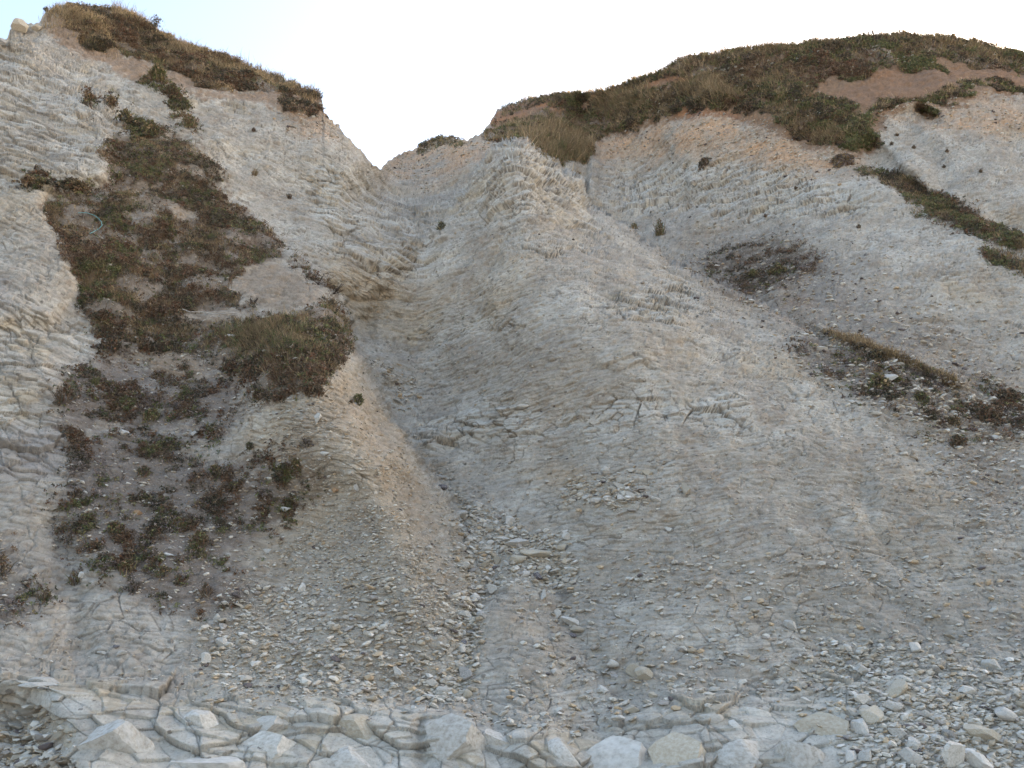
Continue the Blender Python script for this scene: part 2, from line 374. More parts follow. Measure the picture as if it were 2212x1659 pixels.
# -- large and middling relief
warp = np.stack([fbm(Q0 * .9, 2, 5), fbm(Q0 * .9, 2, 8), fbm(Q0 * .9, 2, 12)], 1) * .08
warp2 = np.stack([vnoise(Q0 * 5, 31), vnoise(Q0 * 5, 32), vnoise(Q0 * 5, 33)], 1) * .022
Qw = Q0 + warp + warp2
n_big = fbm(Q0 * np.array([.45, .45, .45], F32), 3, 40)
n_mid = fbm(Q0 * 1.7, 4, 50)
n_patch = fbm(Q0 * .8, 3, 60)
n_fine = fbm(Q0 * 9, 3, 70, gain=.6)
veg = np.maximum.reduce([wz['grass_big'] * (1 - wz['grass_gap']), wz['turf_l'], wz['turf_r'], wz['strip_r']])
soilz = np.maximum(np.minimum(wz['soil_l'] * 1.5, 1), wz['soil_r'])
rock = np.clip(np.maximum(wz['rock'], wz['blocks']) * 1.25 + n_patch * .9 - .12 + .22 * sstep(.05, .5, n_patch), 0, 1) * (1 - veg) * (1 - soilz * .8) * (1 - wz['scree'] * .7) * (1 - wz['rubble'])
rock = sstep(.15, .75, rock)
# bedding is tilted: down to the right on the left-hand cliff, near level elsewhere
tilt = np.where(fu < 900, -.35, .08) * sstep(1500, 200, np.abs(fu - 900) * 0 + fv)
zb = Qw[:, 2] - tilt * Qw[:, 0]
def blocky(s, seed, flat=2.0, amp=1.0, crack=.18):
    A = np.stack([Qw[:, 0] / s, Qw[:, 1] / s, zb / s * flat], 1)
    f1, f2, rnd, bv = worley(A, seed)
    h0 = (rnd[:, 0] - .35) + ((rnd[:, 1] - .5) * bv[:, 0] + (rnd[:, 2] - .5) * bv[:, 1]) * 1.3
    h1 = -(.35 + .5 * rnd[:, 3]) * bv[:, 2]
    e = f2 - f1
    g = -(1 - sstep(0, crack, e))
    h = h0 * (.12 + .88 * sstep(0, .3, f2 - f1)) + h1 * (.35 + .65 * sstep(0, .2, f2 - f1))
    return h, g, rnd, e
hA, gA, rA, eA = blocky(.62, 100, 2.2, crack=.05)
bA = vnoise(Q0 * 2.2, 145); bA2 = vnoise(Q0 * 5.5, 146)
hB, gB, rB, eB = blocky(.26, 200, 2.4, crack=.07)
def beds(th, ln, seed, wid, wob=.10, mix=1.0):
    """thin tilted beds broken by slanting joints into flat-faced pieces"""
    zz = (zb + wob * n_w1 + wob * .25 * n_w2) / th
    # beds pinch and swell
    zz = zz + .8 * n_w3 * min(1.0, .11 / th) + mix * (1.3 * rA[:, 1] + .9 * rB[:, 1] * (th < .2) + (rA[:, 2] - .5) * bA * (.10 / th))
    bi = np.floor(zz); fz = zz - bi; bi = bi.astype(np.int64); z0 = bi * 0
    hb = _h(bi, z0, z0, seed)
    sx = (Q0[:, 0] * .85 + Q0[:, 1] * .75 + .5 * ln * n_w2) / ln * (.6 + .9 * hb) + hb * 37 + (fz - .5) * (_h(bi, z0 + 1, z0, seed) - .5) * 1.6
    ii = np.floor(sx); fx = sx - ii; ii = ii.astype(np.int64)
    r = np.stack([_h(bi, ii, z0 + k, seed + 5) for k in range(5)], 1)
    # some pieces split once more across their thickness
    h = (r[:, 0] - .5) + (r[:, 1] - .5) * (fx - .5) * 1.5 + (.5 - fz) * (.15 + .9 * r[:, 2]) + (hb - .5) * .25
    dz = np.minimum(fz, 1 - fz) * th; dx = np.minimum(fx, 1 - fx) * ln
    vis = (r[:, 3] > .35)
    g = -np.maximum(1 - sstep(wid * .3, wid, dz), (1 - sstep(wid * .3, wid, dx)) * vis)
    return h.astype(F32), g.astype(F32), r
n_w1 = fbm(Q0 * 1.1, 2, 150); n_w2 = fbm(Q0 * 4.5, 3, 155); n_w3 = fbm(Q0 * .7, 2, 160) * 1.2
b1, c1, q1 = beds(.21, .36, 1000, .014, .11)
b2, c2, q2 = beds(.095, .19, 1100, .009, .06)
b3, c3, q3 = beds(.04, .09, 1200, .006, .045)
hC, gC, rC, eC = blocky(.11, 300, 2.2, crack=.22)
f1, f2, rD, bv = worley(Q0 * np.array([16, 16, 26], F32) + warp2 * 12, 400)
hD = np.clip(.55 - f1, 0, 1) * (rD[:, 0] > .45)
tear = sstep(-.15, .25, fbm(Q0 * 2.6, 3, 165))          # where the beds are freshly broken
disp = n_big * .11 + n_mid * (.07 + .02 * rock) * (1 - .3 * wz['scree'])
lg = sstep(.25, .8, wz['ledges'] + .7 * fbm(Q0 * 2.2, 3, 870) * (wz['ledges'] > .02))
rk = rock * (1 - .85 * wz['blocks'])
disp += rk * (hA * .02 + b1 * .020 + c1 * .012 + b2 * .015 * (.5 + tear) + c2 * .010 * tear + b3 * .006)
plain = (1 - rock) * (1 - .7 * veg)
disp += plain * ((b2 * .015 + c2 * .008) * tear + b3 * .006 + hC * .017 + c3 * .005 + hB * .008 + gB * .014 * (rB[:, 1] > .7) + n_fine * .014) + hD * .018 * (plain * .8 + .2) * (1 - veg)
bl = wz['blocks'] * (1 - wz['scree_br'])
def facets(s_, flat, seed, wid):
    """straight-sided broken pieces with plane faces"""
    zr = Q0[:, 2] + .22 * Q0[:, 0] * (fu < 1100) - .08 * Q0[:, 0]
    f1, f2, r, v = worley(np.stack([Q0[:, 0] / s_, Q0[:, 1] / s_, zr / s_ * flat], 1) + .05 * n_w2[:, None], seed)
    h = (r[:, 0] - .5) * .5 + (r[:, 1] - .5) * v[:, 0] * 1.5 + (r[:, 2] - .5) * v[:, 1] * 1.2 - (.25 + .6 * r[:, 3]) * v[:, 2]
    return h, -(1 - sstep(wid * .3, wid, f2 - f1)), r
hK, gK, rK = facets(.58, 1.9, 1500, .024)
hL, gL, rL = facets(.21, 2.1, 1600, .06)
hM, gM, rM = facets(.95, 1.5, 1700, .013)
disp += bl * (hM * .045 + gM * .008 + hK * .07 + gK * .010 + hL * .035 + gL * .006)
disp += rk * (hK * .045 + gK * .014 + hL * .022 + gL * .008)
disp += lg * (hK * .036 + gK * .020 + hL * .020 + gL * .012)
gB_, gA_ = gB, gA
cor = wz['corner']
disp += cor * (hB * .06 + hC * .035 + gB * .02)
disp += veg * fbm(Q0 * 3.0, 3, 90) * .10
disp += soilz * (1 - veg) * n_fine * .02
# horizontal flaky ledges on the chalk slope
led = fbm(np.stack([Qw[:, 0] * 1.3, Qw[:, 1] * 1.3, zb * 9], 1), 3, 95)
disp += plain * led * .030
disp *= np.clip(.5 + dist * .05, .7, 1.15)
edge = np.ones(shp, F32); edge[-6:] = np.linspace(1, .35, 6)[:, None]
disp = disp * edge.ravel()
Q = Q0 + nq * disp[:, None]
Q[:, 2] = np.where(veg > .5, Q[:, 2], Q[:, 2])
PG = Q.reshape(shp + (3,))
NG = normals(PG.astype(float))
if NG[ROWS // 2, len(cu) // 2, 1] > 0: NG = -NG

Q0 = Q      # colours follow the broken surface
# -- what the ground is made of (its own colours)
def mixc(c, d, w): return c * (1 - w[:, None]) + np.array(d, F32)[None] * w[:, None]
chalk = np.empty((len(Q), 3), F32); chalk[:] = (.36,.33,.285)
n_c1 = fbm(Q0 * 2.3, 3, 600); n_c2 = fbm(Q0 * .6 + 7, 3, 610); n_c3 = fbm(Q0 * 14, 2, 620, gain=.7)
chalk = mixc(chalk, (.44,.415,.37), sstep(-.1, .5, n_c1) * .8)
chalk = mixc(chalk, (.38,.31,.22), sstep(.10, .55, n_c2 + .25 * n_c3) * .55)
chalk = mixc(chalk, (.23,.208,.185), sstep(.05, .6, -n_c1 + .5 * n_c3) * .5)
tone = ((q1[:, 4] - .5) * .14 + (q2[:, 4] - .5) * .16) * rock + (q3[:, 4] - .5) * .14 + (rC[:, 3] - .5) * .08 + ((rK[:, 3] - .5) * .12 + (rL[:, 3] - .5) * .12) * np.maximum(rock, bl)
chalk *= (1 + tone)[:, None]
chalk = mixc(chalk, (.43, .405, .36), bl * .4)
chalk = mixc(chalk, (.47, .445, .40), lg * .45)
cream = rock * sstep(.6, .9, q2[:, 1]) * .42
chalk = mixc(chalk, (.42,.34,.225), cream)
chalk = mixc(chalk, (.50,.48,.44), rock * sstep(.6, .9, q1[:, 1]) * .5)
chalk = mixc(chalk, (.15, .125, .10), np.clip(rk * (-c1 * .3 - c2 * .35 * tear - gK * .55 - gL * .3 * (rL[:, 1] > .4)) + bl * (-gM * .35 - gK * .4 * (rK[:, 2] > .3) - gL * .25 * (rL[:, 1] > .6)) + lg * (-gK * .6 - gL * .45 * (rL[:, 1] > .35)) + plain * (-c2 * .45 * tear - c3 * .3 - gB * .8 * (rB[:, 1] > .55) * sstep(-.2, .3, n_c1)), 0, .85))
chalk = mixc(chalk, (.36, .27, .19), plain * sstep(.0, .8, n_c3 - .2 * n_c1) * .30)
specks = (rD[:, 1] > .90) & (f1 < .42)
chalk = mixc(chalk, (.56,.54,.50), specks.astype(F32) * (.25 + .5 * wz['scree'] + .5 * wz['sparse_l']).clip(0, .9))
dspecks = (rD[:, 1] < .035) & (f1 < .35)
chalk = mixc(chalk, (.10, .085, .075), dspecks.astype(F32) * .7)
chalk = mixc(chalk, (.35, .295, .225), wz['scree'] * (.35 + .25 * n_c1).clip(0, 1))
chalk = mixc(chalk, (.34, .27, .20), wz['pinkscree'] * (.5 + .3 * n_c3).clip(0, 1))
chalk = mixc(chalk, (.40, .29, .18), wz['tan'] * .8)
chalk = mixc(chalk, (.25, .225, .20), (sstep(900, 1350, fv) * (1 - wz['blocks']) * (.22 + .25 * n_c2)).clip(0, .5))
chalk = mixc(chalk, (.25, .215, .175), (wz['damp'] * (.5 + .5 * n_c1)).clip(0, .7))
chalk = mixc(chalk, (.42, .40, .36), wz['rubble'] * .45)
og = (wz['orange'] * (.42 + .7 * n_c1 + .3 * n_c3)).clip(0, .65)
chalk = mixc(chalk, (.46, .27, .14), og)
chalk = mixc(chalk, (.25, .21, .18), (wz['orange'] * sstep(.25, .6, n_c3)).clip(0, .7))
gs = np.maximum(wz['scree_r'] * .55, np.maximum(wz['sparse_l'], wz['sparse_r'])) * (.95 + .8 * n_c1 + .5 * n_c3)
chalk = mixc(chalk, (.175, .145, .125), gs.clip(0, .9))
lilac = sstep(.25, .6, fbm(Q0 * 1.1 + 30, 3, 640)) * (fu < 300) * (fv > 600) * (fv < 1300)
chalk = mixc(chalk, (.27, .25, .24), lilac * .6)
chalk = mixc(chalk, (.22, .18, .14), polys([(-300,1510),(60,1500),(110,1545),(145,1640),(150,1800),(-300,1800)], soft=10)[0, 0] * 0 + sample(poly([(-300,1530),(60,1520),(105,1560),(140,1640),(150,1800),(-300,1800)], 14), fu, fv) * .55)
soil = np.empty_like(chalk); soil[:] = (.23, .155, .105)
soil = mixc(soil, (.30, .225, .165), sstep(0, .6, n_c1) * .7)
soil = mixc(soil, (.16, .115, .085), sstep(.1, .6, n_c3) * .6)
clay = np.empty_like(chalk); clay[:] = (.29, .155, .085)
clay = mixc(clay, (.20, .125, .09), sstep(-.2, .4, n_c1 + .3 * n_c3) * .9)
clay = mixc(clay, (.215, .15, .108), sstep(1500, 1800, fu) * .7)
soil = soil * (1 - wz['clay'][:, None]) + clay * wz['clay'][:, None]
rwz = wz['soil_r'] > wz['soil_l']
soil[~rwz] = mixc(soil[~rwz], (.33, .26, .20), np.full((~rwz).sum(), .5, F32))
A = (soilz + .35 * n_c3 * (soilz > .03)).clip(0, 1)
A = sstep(.2, .8, A)
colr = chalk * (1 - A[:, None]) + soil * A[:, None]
chalk_gap = (np.maximum(wz['grass_gap'], 0) * (.85 + .3 * n_c3)).clip(0, .95)
colr = mixc(colr, (.27, .215, .165), chalk_gap)
vg = sstep(.25, .75, veg + .5 * n_c3 * (veg > .02)) * (.72 + .5 * n_c1).clip(.3, 1)
litter = np.empty_like(chalk); litter[:] = (.135, .100, .075)
litter = mixc(litter, (.24, .205, .175), sstep(.25, .7, n_c1 + .6 * n_c3) * .8)
colr = colr * (1 - vg[:, None]) + litter * vg[:, None]
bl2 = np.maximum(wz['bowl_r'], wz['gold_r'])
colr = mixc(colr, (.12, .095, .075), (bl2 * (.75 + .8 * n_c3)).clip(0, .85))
colr = (colr * np.array([1.015, 1.0, .965], F32)).clip(.02, .8)

# -- mesh, with the plateau behind the brow and the foot going under the beach
nr, nc = shp
hor = PG[-1].copy(); hor[:, 2] = 0; hor /= np.linalg.norm(hor, axis=1, keepdims=True)
top, bot = [], []
for k, (b, dz) in enumerate([(.15, .02), (.4, .02), (.9, .0), (1.8, -.1), (3.5, -.3), (7, -.8), (14, -1.6), (30, -3), (60, -6)]):
    r_ = PG[-1] + hor * b; r_[:, 2] += dz; top.append(r_)
for k, (b, z) in enumerate([(.10, .66), (.22, .33), (.36, .0), (.7, -.35)]):
    r_ = PG[0] - hor * b; r_[:, 2] = (PG[0][:, 2]) * (z if z > 0 else 0) + (z if z <= 0 else 0); bot.append(r_)
nb, ntp = len(bot), len(top)
tot = nr + nb + ntp
V = np.concatenate(bot[::-1] + [PG.reshape(-1, 3)] + top).reshape(tot, nc, 3)
# cliff line goes on along the shore, unseen; added to block leaking sun
ext = [2, 5, 10, 18, 30, 50, 80]
rgt = np.stack([V[:, -1] + np.array([e, e * .05, 0]) + vnoise(np.stack([V[:, -1, 0] * 0 + e, V[:, -1, 1] * .3, V[:, -1, 2] * .3], 1), 77)[:, None] * np.array([0, 1.2, .0]) for e in ext], 1)
lft = np.stack([V[:, 0] + np.array([-e, e * .05, 0]) + vnoise(np.stack([V[:, 0, 0] * 0 - e, V[:, 0, 1] * .3, V[:, 0, 2] * .3], 1), 78)[:, None] * np.array([0, 1.2, .0]) for e in ext[::-1]], 1)
V = np.concatenate([lft, V, rgt], 1).reshape(-1, 3).astype(F32)
cg = colr.reshape(nr, nc, 3)
CC = np.concatenate([np.repeat(cg[:1], nb, 0), cg, np.repeat(cg[-1:], ntp, 0)])
CC = np.concatenate([np.repeat(CC[:, :1], 7, 1), CC, np.repeat(CC[:, -1:], 7, 1)], 1).reshape(-1, 3)
def grid_faces(n, m):
    i = (np.arange(n - 1)[:, None] * m + np.arange(m - 1)[None]).ravel()
    return np.stack([i, i + 1, i + m + 1, i + m], 1)
def make_mesh(name, V, F, colors=None, smooth=True):
    me = bpy.data.meshes.new(name)
    V = np.asarray(V, F32); F = np.asarray(F, np.int32); k = F.shape[1]
    me.vertices.add(len(V)); me.vertices.foreach_set('co', V.ravel())
    me.loops.add(F.size); me.loops.foreach_set('vertex_index', F.ravel())
    me.polygons.add(len(F)); me.polygons.foreach_set('loop_start', np.arange(0, F.size, k, dtype=np.int32))
    me.update(calc_edges=True)
    me.polygons.foreach_set('use_smooth', np.full(len(F), smooth))
    if colors is not None:
        ca = me.color_attributes.new('Col', 'FLOAT_COLOR', 'POINT')
        ca.data.foreach_set('color', np.hstack([colors, np.ones((len(colors), 1))]).astype(F32).ravel())
    me.update()
    return me
def add(name, me, mat, parent=None, loc=None):
    o = bpy.data.objects.new(name, me)
    if mat and not me.materials: me.materials.append(mat)
    col.objects.link(o); o.parent = parent
    if loc is not None: o.location = loc
    return o
def tag(o, label=None, cat=None, group=None, kind=None):
    if label: o['label'] = label
    if cat: o['category'] = cat
    if group: o['group'] = group
    if kind: o['kind'] = kind
    return o

# ------------------------------------------------------------------ materials
def mat_new(name):
    m = bpy.data.materials.new(name); m.use_nodes = True
    nt = m.node_tree; b = nt.nodes['Principled BSDF']
    b.inputs['Specular IOR Level'].default_value = .15
    b.inputs['Roughness'].default_value = .95
    return m, nt, b
def N(nt, typ, **kw):
    n = nt.nodes.new(typ)
    for k, v in kw.items(): setattr(n, k, v)
    return n
def noise_node(nt, scale, detail=4, rough=.6, obj=False):
    tc = N(nt, 'ShaderNodeTexCoord'); n = N(nt, 'ShaderNodeTexNoise')
    nt.links.new(tc.outputs['Object'], n.inputs['Vector'])
    n.inputs['Scale'].default_value = scale; n.inputs['Detail'].default_value = detail; n.inputs['Roughness'].default_value = rough
    return n
def ground_material():
    m, nt, b = mat_new('cliff_ground')
    at = N(nt, 'ShaderNodeAttribute', attribute_name='Col')
    n1 = noise_node(nt, 30, 6, .75)
    r = N(nt, 'ShaderNodeMapRange'); r.inputs[1].default_value = .3; r.inputs[2].default_value = .7; r.inputs[3].default_value = .80; r.inputs[4].default_value = 1.17
    nt.links.new(n1.outputs[0], r.inputs[0])
    n2 = noise_node(nt, 75, 3, .6)
    r2 = N(nt, 'ShaderNodeMapRange'); r2.inputs[1].default_value = .3; r2.inputs[2].default_value = .42; r2.inputs[3].default_value = .66; r2.inputs[4].default_value = 1.0
    nt.links.new(n2.outputs[0], r2.inputs[0])
    n3 = noise_node(nt, 9, 7, .7)
    r3 = N(nt, 'ShaderNodeMapRange'); r3.inputs[1].default_value = .3; r3.inputs[2].default_value = .68; r3.inputs[3].default_value = .82; r3.inputs[4].default_value = 1.13
    nt.links.new(n3.outputs[0], r3.inputs[0])
    mu0 = N(nt, 'ShaderNodeMath', operation='MULTIPLY')
    nt.links.new(r.outputs[0], mu0.inputs[0]); nt.links.new(r2.outputs[0], mu0.inputs[1])
    mu_ = N(nt, 'ShaderNodeMath', operation='MULTIPLY')
    nt.links.new(mu0.outputs[0], mu_.inputs[0]); nt.links.new(r3.outputs[0], mu_.inputs[1])
    vm = N(nt, 'ShaderNodeVectorMath', operation='SCALE')
    nt.links.new(at.outputs['Color'], vm.inputs[0]); nt.links.new(mu_.outputs[0], vm.inputs['Scale'])
    nt.links.new(vm.outputs[0], b.inputs['Base Color'])
    bp = N(nt, 'ShaderNodeBump'); bp.inputs['Strength'].default_value = .8; bp.inputs['Distance'].default_value = .02
    nt.links.new(n1.outputs[0], bp.inputs['Height']); nt.links.new(bp.outputs[0], b.inputs['Normal'])
    return m
M_ground = ground_material()
def stone_material(name, c1, c2, c3, scale=7):
    m, nt, b = mat_new(name)
    oi = N(nt, 'ShaderNodeObjectInfo')
    n1 = noise_node(nt, scale, 5, .65)
    add_ = N(nt, 'ShaderNodeVectorMath', operation='ADD')
    tc = nt.nodes['Texture Coordinate']
    nt.links.new(tc.outputs['Object'], add_.inputs[0]); nt.links.new(oi.outputs['Location'], add_.inputs[1]); nt.links.new(add_.outputs[0], n1.inputs['Vector'])
    cr = N(nt, 'ShaderNodeValToRGB'); cr.color_ramp.elements[0].position = .3; cr.color_ramp.elements[0].color = c1 + (1,)
    cr.color_ramp.elements[1].position = .62; cr.color_ramp.elements[1].color = c3 + (1,)
    e = cr.color_ramp.elements.new(.46); e.color = c2 + (1,)
    nt.links.new(n1.outputs[0], cr.inputs[0])
    mr = N(nt, 'ShaderNodeMapRange'); mr.inputs[3].default_value = .82; mr.inputs[4].default_value = 1.12
    nt.links.new(oi.outputs['Random'], mr.inputs[0])
    vm = N(nt, 'ShaderNodeVectorMath', operation='SCALE')
    nt.links.new(cr.outputs[0], vm.inputs[0]); nt.links.new(mr.outputs[0], vm.inputs['Scale'])
    nt.links.new(vm.outputs[0], b.inputs['Base Color'])
    bp = N(nt, 'ShaderNodeBump'); bp.inputs['Strength'].default_value = .5; bp.inputs['Distance'].default_value = .01
    nt.links.new(n1.outputs[0], bp.inputs['Height']); nt.links.new(bp.outputs[0], b.inputs['Normal'])
    return m
def attr_material(name, gloss=.9, trans=0):
    m, nt, b = mat_new(name)
    at = N(nt, 'ShaderNodeAttribute', attribute_name='Col')
    nt.links.new(at.outputs['Color'], b.inputs['Base Color'])
    b.inputs['Roughness'].default_value = gloss
    if trans:
        tr = N(nt, 'ShaderNodeBsdfTranslucent'); mx = N(nt, 'ShaderNodeMixShader'); mx.inputs[0].default_value = trans
        nt.links.new(at.outputs['Color'], tr.inputs[0])
        nt.links.new(b.outputs[0], mx.inputs[1]); nt.links.new(tr.outputs[0], mx.inputs[2])
        nt.links.new(mx.outputs[0], nt.nodes['Material Output'].inputs[0])
    return m

cliff = add('cliff', make_mesh('cliff', V, grid_faces(tot, nc + 14), CC), M_ground)
tag(cliff, kind='structure')

# beach: one sheet, reaching the horizon on every side
def beach():
    g = np.concatenate([-np.geomspace(3000, 12, 14), np.linspace(-10, 10, 60), np.geomspace(12, 3000, 14)])
    X, Y = np.meshgrid(g, g)
    Z = .04 * vnoise(np.stack([X.ravel(), Y.ravel(), X.ravel() * 0], 1) * .8, 3) * (np.hypot(X, Y).ravel() < 15)
    return np.stack([X.ravel(), Y.ravel(), Z - .02], 1), grid_faces(len(g), len(g))
m, nt, b = mat_new('beach_shingle')
n1 = noise_node(nt, 14, 8, .8)
cr = N(nt, 'ShaderNodeValToRGB'); cr.color_ramp.elements[0].color = (.30, .27, .23, 1); cr.color_ramp.elements[1].color = (.56, .53, .47, 1)
nt.links.new(n1.outputs[0], cr.inputs[0]); nt.links.new(cr.outputs[0], b.inputs['Base Color'])
bV, bF = beach()
tag(add('beach', make_mesh('beach', bV, bF), m), kind='structure')
#@@OBJECTS@@
# ------------------------------------------------------------------ finding places on the cliff
pj = PG.reshape(-1, 3) - np.array([0, 0, CAMZ], F32)
dep = pj[:, 1] * cp + pj[:, 2] * sp
PU = (1106 + FL * pj[:, 0] / dep).reshape(nr, nc)
PV = (829.5 - FL * (-pj[:, 1] * sp + pj[:, 2] * cp) / dep).reshape(nr, nc)
PD = dep.reshape(nr, nc)
def surf(u, v):
    """the visible spot of the cliff in that bearing: place, normal, distance"""
    c = int(np.searchsorted(cu, u)); r = int((1900 - v) / (1900 - float(np.interp(u, cu, skl))) * (nr - 1))
    w = int(60 / LOD)
    r0, r1, c0, c1 = max(0, r - w), min(nr, r + w), max(0, c - w), min(nc, c + w)
    e = np.hypot(PU[r0:r1, c0:c1] - u, PV[r0:r1, c0:c1] - v) + .0 * PD[r0:r1, c0:c1]
    m = e < 3.0 * LOD
    k = np.argmin(np.where(m, PD[r0:r1, c0:c1], 1e3)) if m.any() else np.argmin(e)
    i, j = r0 + k // (c1 - c0), c0 + k % (c1 - c0)
    return PG[i, j].astype(float), SN[i, j], float(PD[i, j])

# ------------------------------------------------------------------ stones
def tri_ico(sub):
    import bmesh
    bm = bmesh.new(); bmesh.ops.create_icosphere(bm, subdivisions=sub, radius=1)
    v = np.array([x.co[:] for x in bm.verts]); f = np.array([[y.index for y in x.verts] for x in bm.faces]); bm.free()
    return v, f
ICO = {s: tri_ico(s) for s in (1, 2, 4)}
def rock_shape(seed, sub=4, cuts=11, rough=.05, lo=.52, hi=.92):
    r = np.random.default_rng(seed)
    v, f = ICO[sub]; v = v.copy()
    d = r.normal(size=(cuts, 3)); d /= np.linalg.norm(d, axis=1, keepdims=True)
    h = r.uniform(lo, hi, cuts)
    for _ in range(2):
        for n_, q in zip(d, h):
            s = v @ n_ - q
            v -= np.maximum(s, 0)[:, None] * n_ * .97
    nn = v / np.linalg.norm(v, axis=1, keepdims=True)
    if sub > 2:
        v += nn * (fbm(v * 2.4 + seed * 3.1, 3, seed)[:, None] * rough * 1.6 + fbm(v * 9 + seed, 2, seed + 5)[:, None] * rough * .4)
    v -= (v.max(0) + v.min(0)) / 2
    v /= (v.max(0) - v.min(0)) / 2
    return v, f
ROCKS = []
for k in range(12):
    v, f = rock_shape(k + 1, 4 if LOD == 1 else 2, 11 + k % 5, .02, .38, .86)
    ROCKS.append((v, f))
MS = {'pale': stone_material('chalk_stone_pale', (.30, .27, .23), (.41, .385, .34), (.50, .475, .435), 6),
      'white': stone_material('chalk_stone_white', (.35, .325, .285), (.44, .415, .375), (.50, .48, .44), 5),
      'cream': stone_material('chalk_stone_cream', (.31, .265, .20), (.37, .325, .255), (.42, .385, .32), 9),
      'grey': stone_material('chalk_stone_grey', (.20, .185, .17), (.29, .275, .255), (.38, .36, .33), 6),
      'flint': stone_material('flint_dark', (.03, .028, .034), (.07, .062, .07), (.30, .28, .27), 5),
      'orange': stone_material('stone_orange', (.22, .12, .06), (.36, .22, .12), (.42, .32, .22), 5)}
RM = {}
for k in range(6):
    ROCKS.append(rock_shape(k + 61, 4 if LOD == 1 else 2, 10, .03, .36, .85))
def rock_mesh(k, mat):
    if (k, mat) not in RM:
        me = make_mesh('stone', ROCKS[k][0], ROCKS[k][1], smooth=False)
        me.materials.append(MS[mat]); RM[(k, mat)] = me
    return RM[(k, mat)]
from mathutils import Matrix, Vector
def place_rock(name, u, v, w, h, mat, label, cat, group=None, k=None, roll=None, sink=.30, depth=None, shapes=None):
    p, n, d = surf(u, v + h * .15)
    k = rng.integers(12) if k is None else k
    sx = w * d / FL / 2; sz = h * d / FL / 2; sy = (depth or .8) * (sx + sz) / 2
    ax = Vector((1, 0, 0)); nv = Vector(n)
    # lies on the slope: long side level, thickness away from the slope
    up = Vector((0, -sp * .3, 1)).normalized()
    ax = Vector((1, 0, 0)); ay = up.cross(ax).normalized()
    M = Matrix((ax, ay, up)).transposed() @ Matrix.Rotation(roll if roll is not None else rng.uniform(-.25, .25), 3, 'Y') @ Matrix.Rotation(rng.uniform(-.2, .2), 3, 'X')
    o = bpy.data.objects.new(name, rock_mesh(k, mat)); col.objects.link(o)
    off = min(sy, sz) * (1 - 2 * sink)
    o.matrix_world = Matrix.Translation(Vector(p) + nv * off) @ M.to_4x4() @ Matrix.Diagonal((sx, sy, sz, 1))
    tag(o, label, cat, group)
    return o
